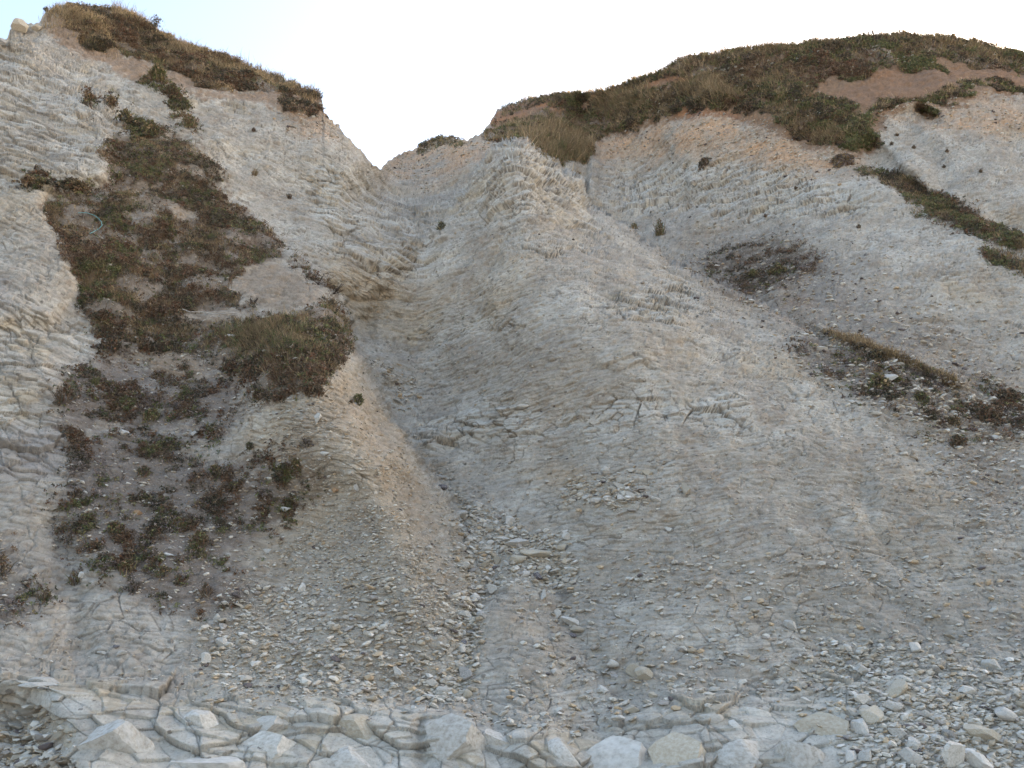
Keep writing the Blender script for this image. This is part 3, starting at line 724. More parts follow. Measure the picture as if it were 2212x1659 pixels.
STONES = [ # u, v, w, h, tone, roll, label
(1122,1172,50,23,'white',-.12,'large pale wedge-shaped slab lying in the middle of the gully rubble'),
(1088,1163,34,14,'pale',.05,'flat pale chalk stone tucked against the left end of the big wedge slab'),
(1156,1193,72,22,'cream',.05,'long cream chalk slab half buried below the big pale wedge in the rubble'),
(1122,1206,42,20,'cream',-.1,'short cream block leaning on the left end of the half-buried long slab'),
(1223,1154,20,19,'white',.1,'squarish white chalk stone alone at the right edge of the rubble top'),
(1013,1164,20,13,'pale',.1,'pale angular stone at the left edge of the rubble, level with the wedge slab'),
(1073,1208,18,19,'cream',0,'upright rounded cream stone left of the half-buried slabs'),
(1094,1216,17,15,'pale',.2,'small pale egg-shaped stone just right of the upright cream stone in the rubble'),
(1136,1237,21,15,'white',-.2,'bright white stone touching the dark flint at the foot of the rubble'),
(1162,1243,24,17,'flint',.5,'dark speckled flint with a white rim at the foot of the gully rubble'),
(1186,1225,14,12,'white',.3,'white stone in the loose pile above and right of the speckled flint'),
(1201,1230,30,10,'pale',-.35,'tilted pale flake in the pile right of the speckled flint'),
(1062,1275,30,20,'pale',.3,'smooth pale slab at the very top left of the little gravel cone'),
(1003,1326,34,20,'pale',0,'pale box-shaped block at the edge left of the gravel cone'),
(1011,1337,34,19,'pale',-.05,'pale block lying just in front of the box-shaped one beside the gravel cone'),
(1039,1328,24,19,'grey',.2,'grey-white knobbly stone at the left shoulder of the gravel cone'),
(1000,1368,20,16,'pale',.4,'pale stone wedged in the narrow channel left of the gravel cone'),
(1002,1388,14,18,'flint',.3,'dark flint wedged in the narrow channel left of the gravel cone'),
(999,1402,20,22,'pale',.5,'pale bent stone in the channel directly below the wedged stones'),
(992,1420,18,16,'pale',.1,'roundish pale stone at the lower end of the channel left of the cone'),
(1235,1341,52,17,'white',.30,'long white slab bridging the channel right of the gravel cone'),
(1249,1358,38,14,'cream',.1,'cream stone jammed underneath the long white slab'),
(1206,1325,19,20,'pale',.4,'rounded pale stone resting just above the long white slab'),
(1225,1328,18,8,'white',-.3,'thin white splinter lying on the upper end of the long white slab'),
(1174,1284,16,28,'pale',.6,'narrow upright pale stone on the right crest of the gravel cone'),
(1240,1372,16,10,'flint',.4,'small dark flint on the edge of the channel below the long white slab'),
(1369,1447,34,36,'cream',-.5,'left one of the two leaning pinkish boulders right of the gravel cone'),
(1390,1453,40,34,'cream',.1,'right and larger one of the two leaning pinkish boulders'),
(1323,1433,28,17,'pale',.2,'pale stone in the channel up-slope from the two pinkish boulders'),
(1325,1459,24,12,'grey',.4,'flat grey stone in the channel just left of the two pinkish boulders'),
(1302,1489,26,25,'white',0,'round bright white stone sitting alone in a small dark hollow'),
(1272,1494,14,10,'white',0,'small oval white stone left of the round bright one in its hollow'),
(1366,1533,34,17,'cream',0,'cream stone perched on the ledge above the largest block at the foot of the cliff'),
(1410,1500,20,16,'cream',.2,'cream stone below the two pinkish boulders'),
(1335,1550,30,10,'white',-.1,'flat white flake on the ledge above the largest block at the foot of the cliff'),
(1198,1449,13,16,'white',0,'small egg-shaped white stone low on the gravel cone'),
(1184,1453,11,7,'flint',0,'small dark flint beside the egg-shaped white stone on the gravel cone'),
(863,1451,30,24,'pale',.2,'blocky pale stone alone on the scree left of the stone heap'),
(1006,1454,40,26,'grey',.5,'grey wedge-shaped stone at the mouth of the left channel'),
(935,1472,28,18,'white',0,'white rounded stone at the upper left of the heap below the left channel'),
(955,1489,42,20,'pale',-.1,'broad pale stone in the middle of the heap below the left channel'),
(976,1473,23,12,'white',0,'flat white stone on top of the heap below the left channel'),
(1011,1497,22,22,'cream',0,'round cream stone at the right of the heap below the left channel'),
(930,1504,26,13,'white',.1,'white flake at the lower left of the heap below the left channel'),
(952,1507,28,12,'pale',-.1,'flat pale stone at the foot of the heap below the left channel'),
(955,1029,23,10,'grey',.1,'flat purplish-grey slab where the spur meets the gully head'),
(957,1052,22,13,'flint',.3,'jagged black flint against the spur at the top of the gully rubble'),
(1287,1080,29,14,'white',-.1,'whitest flat stone at the front of the shelf of flakes on the buttress'),
(1268,1074,24,13,'pale',-.3,'pale stone leaning on the whitest one on the shelf of flakes'),
(1310,1074,20,13,'pale',-.3,'pale chip at the centre of the shelf of flakes on the buttress'),
(1338,1050,36,11,'pale',.35,'long tilted flake at the back of the shelf on the buttress'),
(1340,1072,18,17,'white',.5,'white upright chip among the shelf of flakes on the buttress'),
(1362,1068,28,14,'pale',.5,'pale tilted flake at the right of the shelf of flakes on the buttress'),
(1415,1076,24,11,'pale',.3,'pale stone alone at the far right end of the shelf of flakes'),
(1218,1055,20,10,'pale',0,'pale stone at the left end of the shelf on the buttress, under the tan bank'),
(1398,1020,26,12,'cream',.1,'cream flake stack on the upper right of the tan bank'),
(1360,1017,20,8,'pale',0,'thin pale flake left of the cream flake stack above the shelf'),
(1307,1013,20,16,'pale',.3,'pale stone at the upper end of the tan bank'),
(1446,1141,20,13,'white',0,'white stone alone on the smooth buttress right of the gully rubble'),
(1130,878,29,10,'pale',.05,'thin pale slab jutting above the band of big cracked plates'),
(1283,909,32,12,'pale',.2,'lens-shaped pale slab in the middle of the cracked band on the buttress'),
(859,864,24,9,'pale',.3,'pale flake in the dark gully bed above the cracked plates'),
(769,1049,12,17,'white',0,'small upright white stone standing on the scree slope'),
(176,1239,14,14,'white',0,'round white stone among tufts low on the left slope'),
(368,1290,11,11,'white',0,'small round white stone below the lowest tufts'),
(479,1386,32,22,'white',.2,'white crumpled-looking block at the head of a rut in the lower left scree'),
(446,1417,20,26,'pale',-.4,'pale upright slab leaning in the rut left of the white crumpled block'),
(364,1196,28,9,'white',.1,'thin white flake lying among the lower tufts'),
(470,1331,15,18,'white',.3,'white stone up-slope from the white crumpled block'),
(221,1408,24,9,'white',0,'left one of a pair of thin white flakes on the lower left slope'),
(262,1408,22,9,'white',-.2,'right one of a pair of thin white flakes on the lower left slope'),
(250,1395,15,9,'flint',0,'small black flint above the pair of thin white flakes'),
(652,1268,16,22,'white',.3,'leaf-shaped white stone in the middle of the left scree'),
(299,1106,21,10,'orange',-.1,'orange-brown stone among the dark tufts'),
(581,1188,26,14,'white',-.2,'white stone at the right margin of the lower tufts'),
(689,901,17,26,'pale',.1,'upright pale boulder on the spur below the brown patch of plants'),
(421,935,15,12,'white',0,'white pebble-like stone below the left hillside plants'),
(267,933,28,18,'pale',0,'pale crumbly chunk among the sparse plants of the left slope'),
(575,684,26,8,'cream',.05,'flat cream stone beside the bare patch amid the plants'),
(498,725,28,9,'white',.1,'white bleached stone at the left end of the green tuft'),
(700,978,22,10,'white',.1,'white stone on the scree beside the upper tuft'),
(617,1097,24,12,'white',0,'white slab at the upper part of the left scree'),
(770,870,6,6,'grey',0,'tiny grey stone against the moss cushion'),
(724,1059,16,12,'orange',.1,'orange-brown stone on the upper scree of the spur'),
(1774,752,27,10,'white',.05,'flat white stone on the grey earth ledge of the right slope'),
(1923,814,33,18,'white',.05,'big white triangular stone on the grey earth ledge of the right slope'),
(1856,868,21,9,'white',0,'white oval stone at the right end of the blocky ledge'),
(1838,866,18,8,'pale',.3,'pale flake touching the white oval stone on the blocky ledge'),
(1998,868,15,12,'white',0,'small white stone right of the big triangular one'),
(1620,650,15,8,'white',.1,'white stone on the crest line of the buttress'),
(2149,945,18,14,'white',.3,'white stone at the foot of the dark plants on the far right'),
(1481,1053,24,27,'cream',.3,'pinkish upright stone set in the smooth face of the buttress'),
(1977,1396,26,28,'white',.4,'white stone alone high on the right-hand scree'),
(2140,1437,40,28,'white',.1,'large white rounded stone near the right margin above the boulders'),
(1707,1350,30,19,'white',.4,'white angular stone in the shallow runnel of the right slope'),
(2172,1540,52,27,'white',.35,'large white slab tilted down to the right among the boulders'),
(1860,1571,44,38,'white',.7,'pale diamond-shaped slab in the boulder heap'),
(1880,1546,52,44,'cream',.1,'cream cube-like block above the diamond-shaped slab'),
(1834,1537,34,24,'pale',.3,'pale stone touching the left side of the cream cube-like block'),
(1863,1509,50,24,'pale',.15,'flat pale block capping the boulder heap'),
(1925,1525,46,24,'pale',.1,'pale wedge right of the cube-like block in the heap'),
(1890,1494,44,15,'pale',.3,'narrow pale slab lying above the flat capping block'),
(2089,1490,38,18,'white',.15,'white stone at the upper right edge of the boulder heap'),
(2053,1630,66,70,'pale',.7,'long pale boulder leaning at the bottom of the heap'),
(1962,1634,52,40,'white',.4,'white faceted boulder at the bottom of the heap'),
(1969,1608,30,38,'pale',.7,'narrow pale slab squeezed above the white faceted boulder'),
(1935,1584,42,24,'pale',.2,'pale slab at the centre of the boulder heap'),
(1836,1632,24,34,'white',.6,'white shard standing in the finer rubble at the bottom'),
(1870,1632,26,36,'pale',.9,'pale shard right of the white standing shard at the bottom'),
(2020,1547,44,16,'pale',.1,'flat pale stone on the right part of the heap'),
(1829,1398,20,14,'white',.5,'small white stone in the fan of chips above the heap'),
(1866,1448,34,20,'pale',.4,'pale pointed stone in the fan of chips above the heap'),
(2116,1584,74,36,'cream',.2,'broad cream boulder half buried below the tilted white slab'),
(2110,1646,60,40,'white',.6,'white boulder at the lower right of the heap'),
(1935,1489,58,32,'cream',-.5,'tan-stained cream block at the top of the boulder heap'),
(1998,1540,24,16,'pale',.3,'small pale stone between the capping blocks and the broad cream boulder'),
(2050,1585,30,22,'grey',.3,'grey stone in the gap left of the broad cream boulder'),
(45,60,40,30,'cream',-.2,'cream boulder jutting against the sky on the left skyline'),
(78,58,22,20,'cream',.2,'smaller cream boulder behind the jutting one on the left skyline'),
(8,92,26,14,'grey',0,'low grey boulder on the skyline at the far left edge'),
]
for (u, v, w, h, tn, roll, lab) in STONES:
    place_rock('flint' if tn == 'flint' else 'stone', u, v, w, h, tn, lab, 'flint' if tn == 'flint' else 'stone', roll=roll)
BLOCKS = [
(1352,1612,150,110,'white',.0,'largest pale block at the foot of the cliff, right of the gravel cone'),
(990,1560,120,90,'pale',.1,'broad pale block at the foot of the cliff below the stone heap'),
(1075,1590,62,60,'pale',.15,'narrow block squeezed between the broad block and the gravel cone'),
(455,1640,150,76,'white',-.1,'white rounded block at the bottom, right of the big prism-shaped one'),
(440,1548,78,60,'pale',.1,'pale squarish block above the white rounded block at the bottom left'),
(592,1592,128,84,'pale',-.1,'wide cream-faced block with a hanging lip at the bottom left'),
(585,1545,84,34,'white',-.2,'flat white slab resting on the wide cream-faced block'),
(245,1580,130,130,'pale',-.6,'big prism-shaped pale block beside the dark hollow in the corner'),
(772,1552,110,70,'cream',0,'cream block with a curved top at the foot of the scree'),
(705,1500,70,22,'cream',-.1,'thin cream slab sticking out at the foot of the scree'),
(1476,1608,130,110,'cream',.1,'cream block right of the largest pale block at the foot'),
(1612,1615,120,80,'pale',.1,'pale block third from the gravel cone along the foot'),
(1730,1622,96,96,'pale',.0,'tall pale block left of the boulder heap'),
(1798,1556,130,84,'cream',.1,'broad cream block with a round pit, left of the boulder heap'),
(1634,1532,62,34,'white',.1,'small white-topped block above the row of foot blocks'),
(1530,1540,52,22,'white',-.1,'low white slab above the cream foot block'),
(1593,1560,36,26,'white',.2,'white loose block between the foot blocks'),
(790,1625,120,70,'pale',0,'pale stained block at the bottom below the curved cream block'),
(1225,1610,70,60,'pale',.2,'small pale block left of the largest block at the foot'),
(100,1462,60,16,'pale',.05,'upper flat slab projecting above the corner hollow'),
(75,1478,70,13,'pale',0,'lower flat slab projecting above the corner hollow'),
]
for (u, v, w, h, tn, roll, lab) in BLOCKS:
    place_rock('chalk_block', u, v, w * 1.25, h * 1.2, tn, lab, 'chalk block', k=12 + (u + v) % 6, roll=roll, sink=.84, depth=.62)

# small loose stones that nothing tells apart
taken = [(s[0], s[1], s[2] / 2) for s in STONES]
def pick(weight, n, dmin=0, vis=True):
    """grid spots drawn by weight"""
    w_ = weight.copy()
    w_[(fu < -60) | (fu > 2270) | (fv > 1700)] = 0
    cs = np.cumsum(w_, dtype=np.float64); tot_ = cs[-1]
    return np.searchsorted(cs, rng.random(n) * tot_)
def strew(weight, n, smin, smax, label, group, tones=('pale', 'white', 'cream', 'pale')):
    got = 0
    for i in pick(weight, n * 8):
        u, v = PU.ravel()[i], PV.ravel()[i]
        s = smin + (smax - smin) * rng.random() ** 2.2
        if not (4 < u < 2208 and v < 1650) or any(abs(u - a) < (c + s * .6) and abs(v - b) < (c * .7 + s * .4) for a, b, c in taken): continue
        taken.append((u, v, s / 2))
        place_rock('stone', u, v, s, s * rng.uniform(.45, .85), tones[rng.integers(len(tones))], label, 'stone', group, roll=rng.uniform(-.5, .5), sink=.22)
        got += 1
        if got >= n: break
fuD = sample(polys([(985,1100),(1040,1090),(1130,1140),(1220,1160),(1235,1240),(1200,1262),(1150,1262),(1100,1240),(1060,1285),(1010,1285),(1000,1200)], soft=6), fu, fv)
strew(fuD, 190, 11, 30, 'small angular chalk stone in the rubble on the gully floor', 'small stones of the gully rubble', ('white', 'pale', 'white', 'pale', 'cream'))
strew(fuD, 34, 26, 44, 'flat pale chalk slab among the rubble on the gully floor', 'larger slabs of the gully rubble', ('white', 'pale', 'white'))
strew(wz['scree'] * (fv > 1150), 60, 8, 16, 'small pale chalk stone lying on the scree slope left of the gully', 'small stones on the left scree')
strew(wz['scree_br'] * (fv > 1480), 50, 10, 24, 'small chalk stone between the boulders at the lower right', 'small stones in the boulder heap', ('white', 'pale', 'pale'))

# finer chips: nobody could count them
TONES = np.array([1.12, 1.10, 1.06]) * np.array([(.38, .355, .315), (.44, .42, .38), (.33, .29, .235), (.27, .25, .23), (.38, .30, .21), (.50, .48, .45)])
def chips(weight, n, smin, smax, name, label, dark=.02):
    idx = pick(weight, n)
    base = [rock_shape(900 + k, 1, 7, 0, .4, .85) for k in range(10)]
    Vs, Fs, Cs = [], [], []
    for b_ in range(10):
        ii = idx[b_::10]; m_ = len(ii)
        v, f = base[b_]
        s = (smin + (smax - smin) * rng.random(m_) ** 6) / 2
        a = rng.uniform(0, 6.28, m_); tl = rng.uniform(-.5, .5, m_)
        asp = rng.uniform(.25, .6, m_); asy = rng.uniform(.6, 1.1, m_)
        X = v[None] * np.stack([s, s * asy, s * asp], 1)[:, None]
        ca, sa = np.cos(a)[:, None], np.sin(a)[:, None]
        X = np.stack([X[..., 0] * ca - X[..., 1] * sa, X[..., 0] * sa + X[..., 1] * ca, X[..., 2]], 2)
        ct, st = np.cos(tl)[:, None], np.sin(tl)[:, None]
        X = np.stack([X[..., 0] * ct - X[..., 2] * st, X[..., 1], X[..., 0] * st + X[..., 2] * ct], 2)
        # thickness axis towards the slope normal half way
        Pp = PG.reshape(-1, 3)[ii]; nn = SN.reshape(-1, 3)[ii]
        X = X + (Pp + nn * (s * .15)[:, None])[:, None]
        Vs.append(X.reshape(-1, 3)); Fs.append((f[None] + (np.arange(m_) * len(v))[:, None, None]).reshape(-1, 3) + sum(len(q) for q in Vs[:-1]))
        c = TONES[rng.choice(6, m_, p=[.35, .17, .25, .13, .06, .04])] * rng.uniform(.85, 1.1, (m_, 1))
        dk = rng.random(m_) < dark; c[dk] = (.12, .10, .095)
        Cs.append(np.repeat(c, len(v), 0))
    me = make_mesh(name, np.concatenate(Vs), np.concatenate(Fs), np.concatenate(Cs), smooth=False)
    return tag(add(name, me, M_chip), label, 'gravel', None, 'stuff')
M_chip = attr_material('chalk_chips')
NF = 1.0 if LOD == 1 else .4
chips(wz['rubble'] + .25 * wz['scree'] * (fv > 1250), int(9500 * NF), .010, .085, 'gully_gravel', 'loose chalk chips filling the gully floor and its channels')
chips((wz['scree'] * (.25 + sstep(-.2, .3, fbm(Q0 * 3, 3, 860))) + .12 * wz['sparse_l'] + .5 * wz['blocks'] * (fu < 1100) * (rock < .5)).astype(F32), int(17000 * NF), .006, .045, 'scree_gravel', 'fine pale chalk scree covering the slope left of the gully')
chips((wz['scree_br'] * 1.5 + .18 * (fu > 1100) * (fv > 1200) * (1 - wz['blocks']) + .8 * wz['blocks'] * (fu > 1000) * (rock < .6)).astype(F32), int(15000 * NF), .007, .075, 'fallen_gravel', 'pale angular chalk gravel strewn over the lower right slope')
chips((wz['corner'] * (fu > -40)).astype(F32), int(1500 * NF), .01, .10, 'hollow_gravel', 'grey broken chalk rubble filling the hollow in the bottom left corner')
chips((np.maximum(wz['orange'], .5 * wz['sparse_r'] + .5 * wz['scree_r']) * (1 - veg)).astype(F32), int(15000 * NF), .012, .085, 'weathered_gravel', 'weathered orange-stained chalk and flint rubble under the turf', dark=.06)
chips((.5 * wz['sparse_l'] + wz['grass_big'] * .6 + .15 * wz['pinkscree']).astype(F32), int(7000 * NF), .008, .05, 'slope_gravel', 'white chalk chips scattered among the plants of the left slope')
chips((plain * (1 - soilz) * (fu > 700) * (fv < 1300) * (fv > 420)).astype(F32), int(14000 * NF), .008, .04, 'face_gravel', 'small chalk crumbs clinging to the buttress face')

# ------------------------------------------------------------------ plants
M_leaf = attr_material('plant_blades', .75, .3)
def unit(a): return a / (np.linalg.norm(a, axis=-1, keepdims=True) + 1e-9)
def blades(Bp, dirs, L, w, bend, colors):
    n = len(Bp)
    side = unit(np.cross(dirs, rng.normal(size=(n, 3))))
    bd = unit(rng.normal(size=(n, 3)) * [1, 1, .3] + [0, 0, -.6])
    mid = Bp + dirs * (L * .55)[:, None] + bd * (bend * L * .18)[:, None]
    tip = Bp + dirs * (L * .95)[:, None] + bd * (bend * L * .6)[:, None]
    W2 = side * (w / 2)[:, None]
    V_ = np.stack([Bp - W2, Bp + W2, mid - W2 * .8, mid + W2 * .8, tip], 1)
    T = np.array([[0, 1, 3], [0, 3, 2], [2, 3, 4]])
    return V_.reshape(-1, 3), (T[None] + (np.arange(n) * 5)[:, None, None]).reshape(-1, 3), np.repeat(colors, 5, 0)
def leaves(Cp, size, n_each, R_, colors, up):
    """little clumps: n_each diamond leaves round each centre"""
    n = len(Cp); m_ = n * n_each
    d = unit(rng.normal(size=(m_, 3)) + np.repeat(up, n_each, 0) * .9)
    c = np.repeat(Cp, n_each, 0) + d * (np.repeat(R_, n_each) * rng.random(m_) ** .5)[:, None]
    a = unit(d + rng.normal(size=(m_, 3)) * .7); b_ = unit(np.cross(a, rng.normal(size=(m_, 3))))
    s = np.repeat(size, n_each) * rng.uniform(.6, 1.3, m_)
    V_ = np.stack([c - a * s[:, None] * .5, c + b_ * s[:, None] * .28, c + a * s[:, None] * .5, c - b_ * s[:, None] * .28], 1)
    T = np.array([[0, 1, 2], [0, 2, 3]])
    cc = np.repeat(colors, n_each, 0) * rng.uniform(.7, 1.35, (m_, 1))
    return V_.reshape(-1, 3), (T[None] + (np.arange(m_) * 4)[:, None, None]).reshape(-1, 3), np.repeat(cc, 4, 0)
def join(L):
    o = 0; Vs, Fs, Cs = [], [], []
    for v, f, c in L:
        Vs.append(v); Fs.append(f + o); Cs.append(c); o += len(v)
    return np.concatenate(Vs), np.concatenate(Fs), np.concatenate(Cs)
PAL = {'red': [(.100,.070,.046), (.13,.090,.058), (.080,.060,.043), (.12,.094,.064), (.16,.128,.092), (.12,.070,.045)],
       'green': [(.090,.105,.050), (.11,.122,.055), (.080,.092,.052), (.145,.14,.068), (.12,.105,.06)],
       'olive': [(.16,.125,.072), (.19,.15,.088), (.12,.10,.06), (.24,.19,.115), (.14,.10,.065)],
       'straw': [(.25,.20,.12), (.29,.235,.15), (.20,.16,.095), (.17,.14,.085)],
       'grey': [(.16,.14,.12), (.20,.175,.155), (.12,.105,.10)],
       'dark': [(.070,.066,.046), (.085,.072,.052), (.058,.060,.042), (.10,.078,.06)]}
def pal(name, n):
    a = np.array(PAL[name]); return a[rng.integers(len(a), size=n)] * rng.uniform(1.0, 1.75, (n, 1)) * np.array([1.06, 1.0, .98])
def kinds_at(Pp, spec, sc=2.6, seed=700):
    """which plant grows where: neighbouring patches of one kind"""
    names = list(spec); sc_ = []
    for k, nm in enumerate(names):
        sc_.append(fbm(Pp * sc, 2, seed + 13 * k) * .7 + fbm(Pp * sc * 4, 1, seed + 90 + k) * .55 + spec[nm] + rng.normal(size=len(Pp)) * .24)
    return np.argmax(np.stack(sc_), 0), names
def carpet(name, weight, n, spec, Lr, w, label, cat, herb=(), leaf=.02, seed=700, lean=.35, sc=2.6, nl=9):
    n = int(n * NF)
    idx = pick(weight.astype(F32), n)
    Pp = PG.reshape(-1, 3)[idx].astype(float) + rng.normal(size=(n, 3)) * .012; nn = SN.reshape(-1, 3)[idx]
    kk, names = kinds_at(Pp, spec, sc, seed)
    parts = []
    hgt = .75 + .5 * fbm(Pp * 3.1, 2, seed + 50)
    for q, nm in enumerate(names):
        s_ = kk == q; m_ = s_.sum()
        if not m_: continue
        B_, h_ = Pp[s_], hgt[s_]
        if nm in herb:
            sub_ = rng.random(m_) < .35
            B2 = B_[sub_]; m2 = len(B2)
            parts.append(leaves(B2 + nn[s_][sub_] * .01, np.full(m2, leaf), nl, np.full(m2, leaf * 1.7) * h_[sub_], pal(nm, m2), nn[s_][sub_]))
            B_ = B_[~sub_]; h_ = h_[~sub_]; m_ = len(B_); k_ = .55
            if not m_: continue
            dirs = unit(np.array([0, 0, 1.0]) + nn[s_][~sub_] * .5 + rng.normal(size=(m_, 3)) * .5)
        else:
            k_ = 1.0
            dirs = unit(np.array([0, 0, 1.0]) + nn[s_] * .35 + rng.normal(size=(m_, 3)) * lean)
        L_ = rng.uniform(Lr[0], Lr[1], m_) * h_ * k_ * (1.3 if nm == 'straw' else 1)
        parts.append(blades(B_, dirs, L_, np.full(m_, w) * rng.uniform(.7, 1.3, m_), rng.uniform(.2, 1.3, m_), pal(nm, m_)))
    v, f, c = join(parts)
    return tag(add(name, make_mesh(name, v, f, c, smooth=False), M_leaf), label, cat, None, 'stuff')
n_ragg = fbm(Q0 * 5, 3, 812, gain=.7)
gb = wz['grass_big'] * (1 - wz['grass_gap'])
gap_n = sstep(-.22, .06, fbm(Q0 * 3.0, 4, 810, gain=.65))
carpet('brown_undergrowth', sstep(.3, .7, gb + .45 * n_ragg) * (.10 + .90 * gap_n), 62000, {'red': .22, 'olive': .12, 'green': -.02, 'dark': .0}, (.05, .13), .006,
       'dense low red-brown and olive plants covering the left hillside', 'undergrowth', herb=('red', 'dark', 'green'), leaf=.022)
spn = sstep(-.05, .35, .55 * fbm(Q0 * 3.2, 3, 820) + .75 * fbm(Q0 * 8, 3, 822, gain=.7))
carpet('sparse_undergrowth', (np.maximum(wz['sparse_l'], 0) ** 1.3 * spn * (1 - gb)), 22000, {'red': .25, 'green': -.05, 'dark': .05, 'grey': -.1}, (.02, .07), .005,
       'thin reddish tufts dotted over the earthy slope below the brown patch', 'undergrowth', herb=('red', 'dark', 'green', 'grey'), leaf=.018)
carpet('clifftop_turf', sstep(.3, .7, wz['turf_l'] + .3 * n_ragg) * (.2 + .8 * sstep(-.35, -.05, fbm(Q0 * 1.6, 4, 841, gain=.65))), 34000, {'olive': .2, 'dark': .12, 'green': -.05, 'red': -.1, 'straw': -.12}, (.03, .10), .009,
       'brown and green turf hanging over the left cliff edge', 'turf', herb=('dark', 'red'), leaf=.035, sc=1.4)
topw = np.zeros(shp, F32); topw[-int(14 / LOD):] = 1
tl = (topw.ravel() * (fu > 240) * (fu < 680)).astype(F32)
carpet('crest_grass', tl + 1.2 * wz['lit_l'], 14000, {'straw': .5, 'olive': -.1}, (.05, .15), .008,
       'dry grass along the left crest, coloured pale to look sunlit', 'grass', sc=1.4)
carpet('hillside_turf', sstep(.3, .7, wz['turf_r'] + .3 * n_ragg) * (.2 + .8 * sstep(-.35, -.05, fbm(Q0 * 1.6, 4, 840, gain=.65))) * (1 - .6 * wz['straw']), 90000, {'olive': .16, 'green': .16, 'dark': .02, 'red': -.08, 'straw': -.16}, (.06, .20), .011,
       'green and brown turf with long grass over the right hilltop', 'turf', herb=('dark', 'green', 'red'), leaf=.04, sc=1.0)
carpet('tall_grass', wz['straw'] * wz['turf_r'], 14000, {'straw': .05, 'olive': .2, 'green': .0}, (.18, .42), .011,
       'tall straw-coloured grass behind the peak of the buttress', 'grass', sc=1.4)
tr = (topw.ravel() * ((fu > 1080) & (fu < 2260) | (fu > 900) & (fu < 1000))).astype(F32)
carpet('ridge_grass', tr, 14000, {'dark': .15, 'olive': .12, 'green': .08, 'straw': -.1}, (.08, .26), .010,
       'wispy grass standing against the sky along the right ridge', 'grass', herb=('dark',), leaf=.035, sc=1.4)
carpet('slope_turf', wz['strip_r'] ** 2, 16000, {'olive': .25, 'green': .05, 'red': -.05, 'dark': .0}, (.05, .16), .009,
       'narrow diagonal band of green-brown turf on the right slope', 'turf', herb=('dark', 'red', 'green'), leaf=.03, sc=1.6)
carpet('ledge_grass', wz['gold_r'] ** 2, 4500, {'straw': .1, 'olive': .3}, (.05, .14), .006,
       'golden-brown grass fringing the thin ledge on the right slope', 'grass')
carpet('right_undergrowth', (np.maximum(wz['sparse_r'] * .8, wz['bowl_r'] * 1.2) ** 1.4 * spn), 14000, {'red': .15, 'dark': .2, 'green': -.08, 'grey': 0}, (.02, .07), .006,
       'dark low tufts scattered over the earthy patches of the right slope', 'undergrowth', herb=('red', 'dark', 'green', 'grey'), leaf=.022)
gs_ = sample(polys([(470,715),(560,700),(660,715),(690,745),(620,770),(520,765)], soft=14), fu, fv)
carpet('trailing_undergrowth', wz['bushy_l'] ** 1.5 * (.15 + sstep(-.1, .2, fbm(Q0 * 4, 2, 830))), 6500, {'green': .1, 'dark': .1, 'olive': .1, 'red': .05}, (.03, .09), .008,
       'patchy green and brown plants trailing down the chalk above the brown patch', 'undergrowth', herb=('red', 'dark', 'green'), leaf=.03, sc=3)
carpet('spur_grass', gs_, 4500, {'green': .3, 'olive': .25, 'straw': -.2}, (.08, .18), .005,
       'fresh green and yellow grass tuft on the shelf of the left spur', 'grass')

def tube(pts, rad, sides=6):
    pts = np.array(pts, float); n = len(pts)
    T = unit(np.gradient(pts, axis=0)); a = unit(np.cross(T, [.3, .5, .8])); b_ = np.cross(T, a)
    th = np.arange(sides) * 2 * np.pi / sides
    rad = np.broadcast_to(rad, (n,))
    V_ = pts[:, None] + (a[:, None] * np.cos(th)[None, :, None] + b_[:, None] * np.sin(th)[None, :, None]) * rad[:, None, None]
    F_ = []
    for i in range(n - 1):
        for j in range(sides):
            q = i * sides + j; r_ = i * sides + (j + 1) % sides
            F_ += [[q, r_, r_ + sides], [q, r_ + sides, q + sides]]
    return V_.reshape(-1, 3), np.array(F_)
def colored(vf, c): return vf[0], vf[1], np.tile(np.array(c, float), (len(vf[0]), 1))

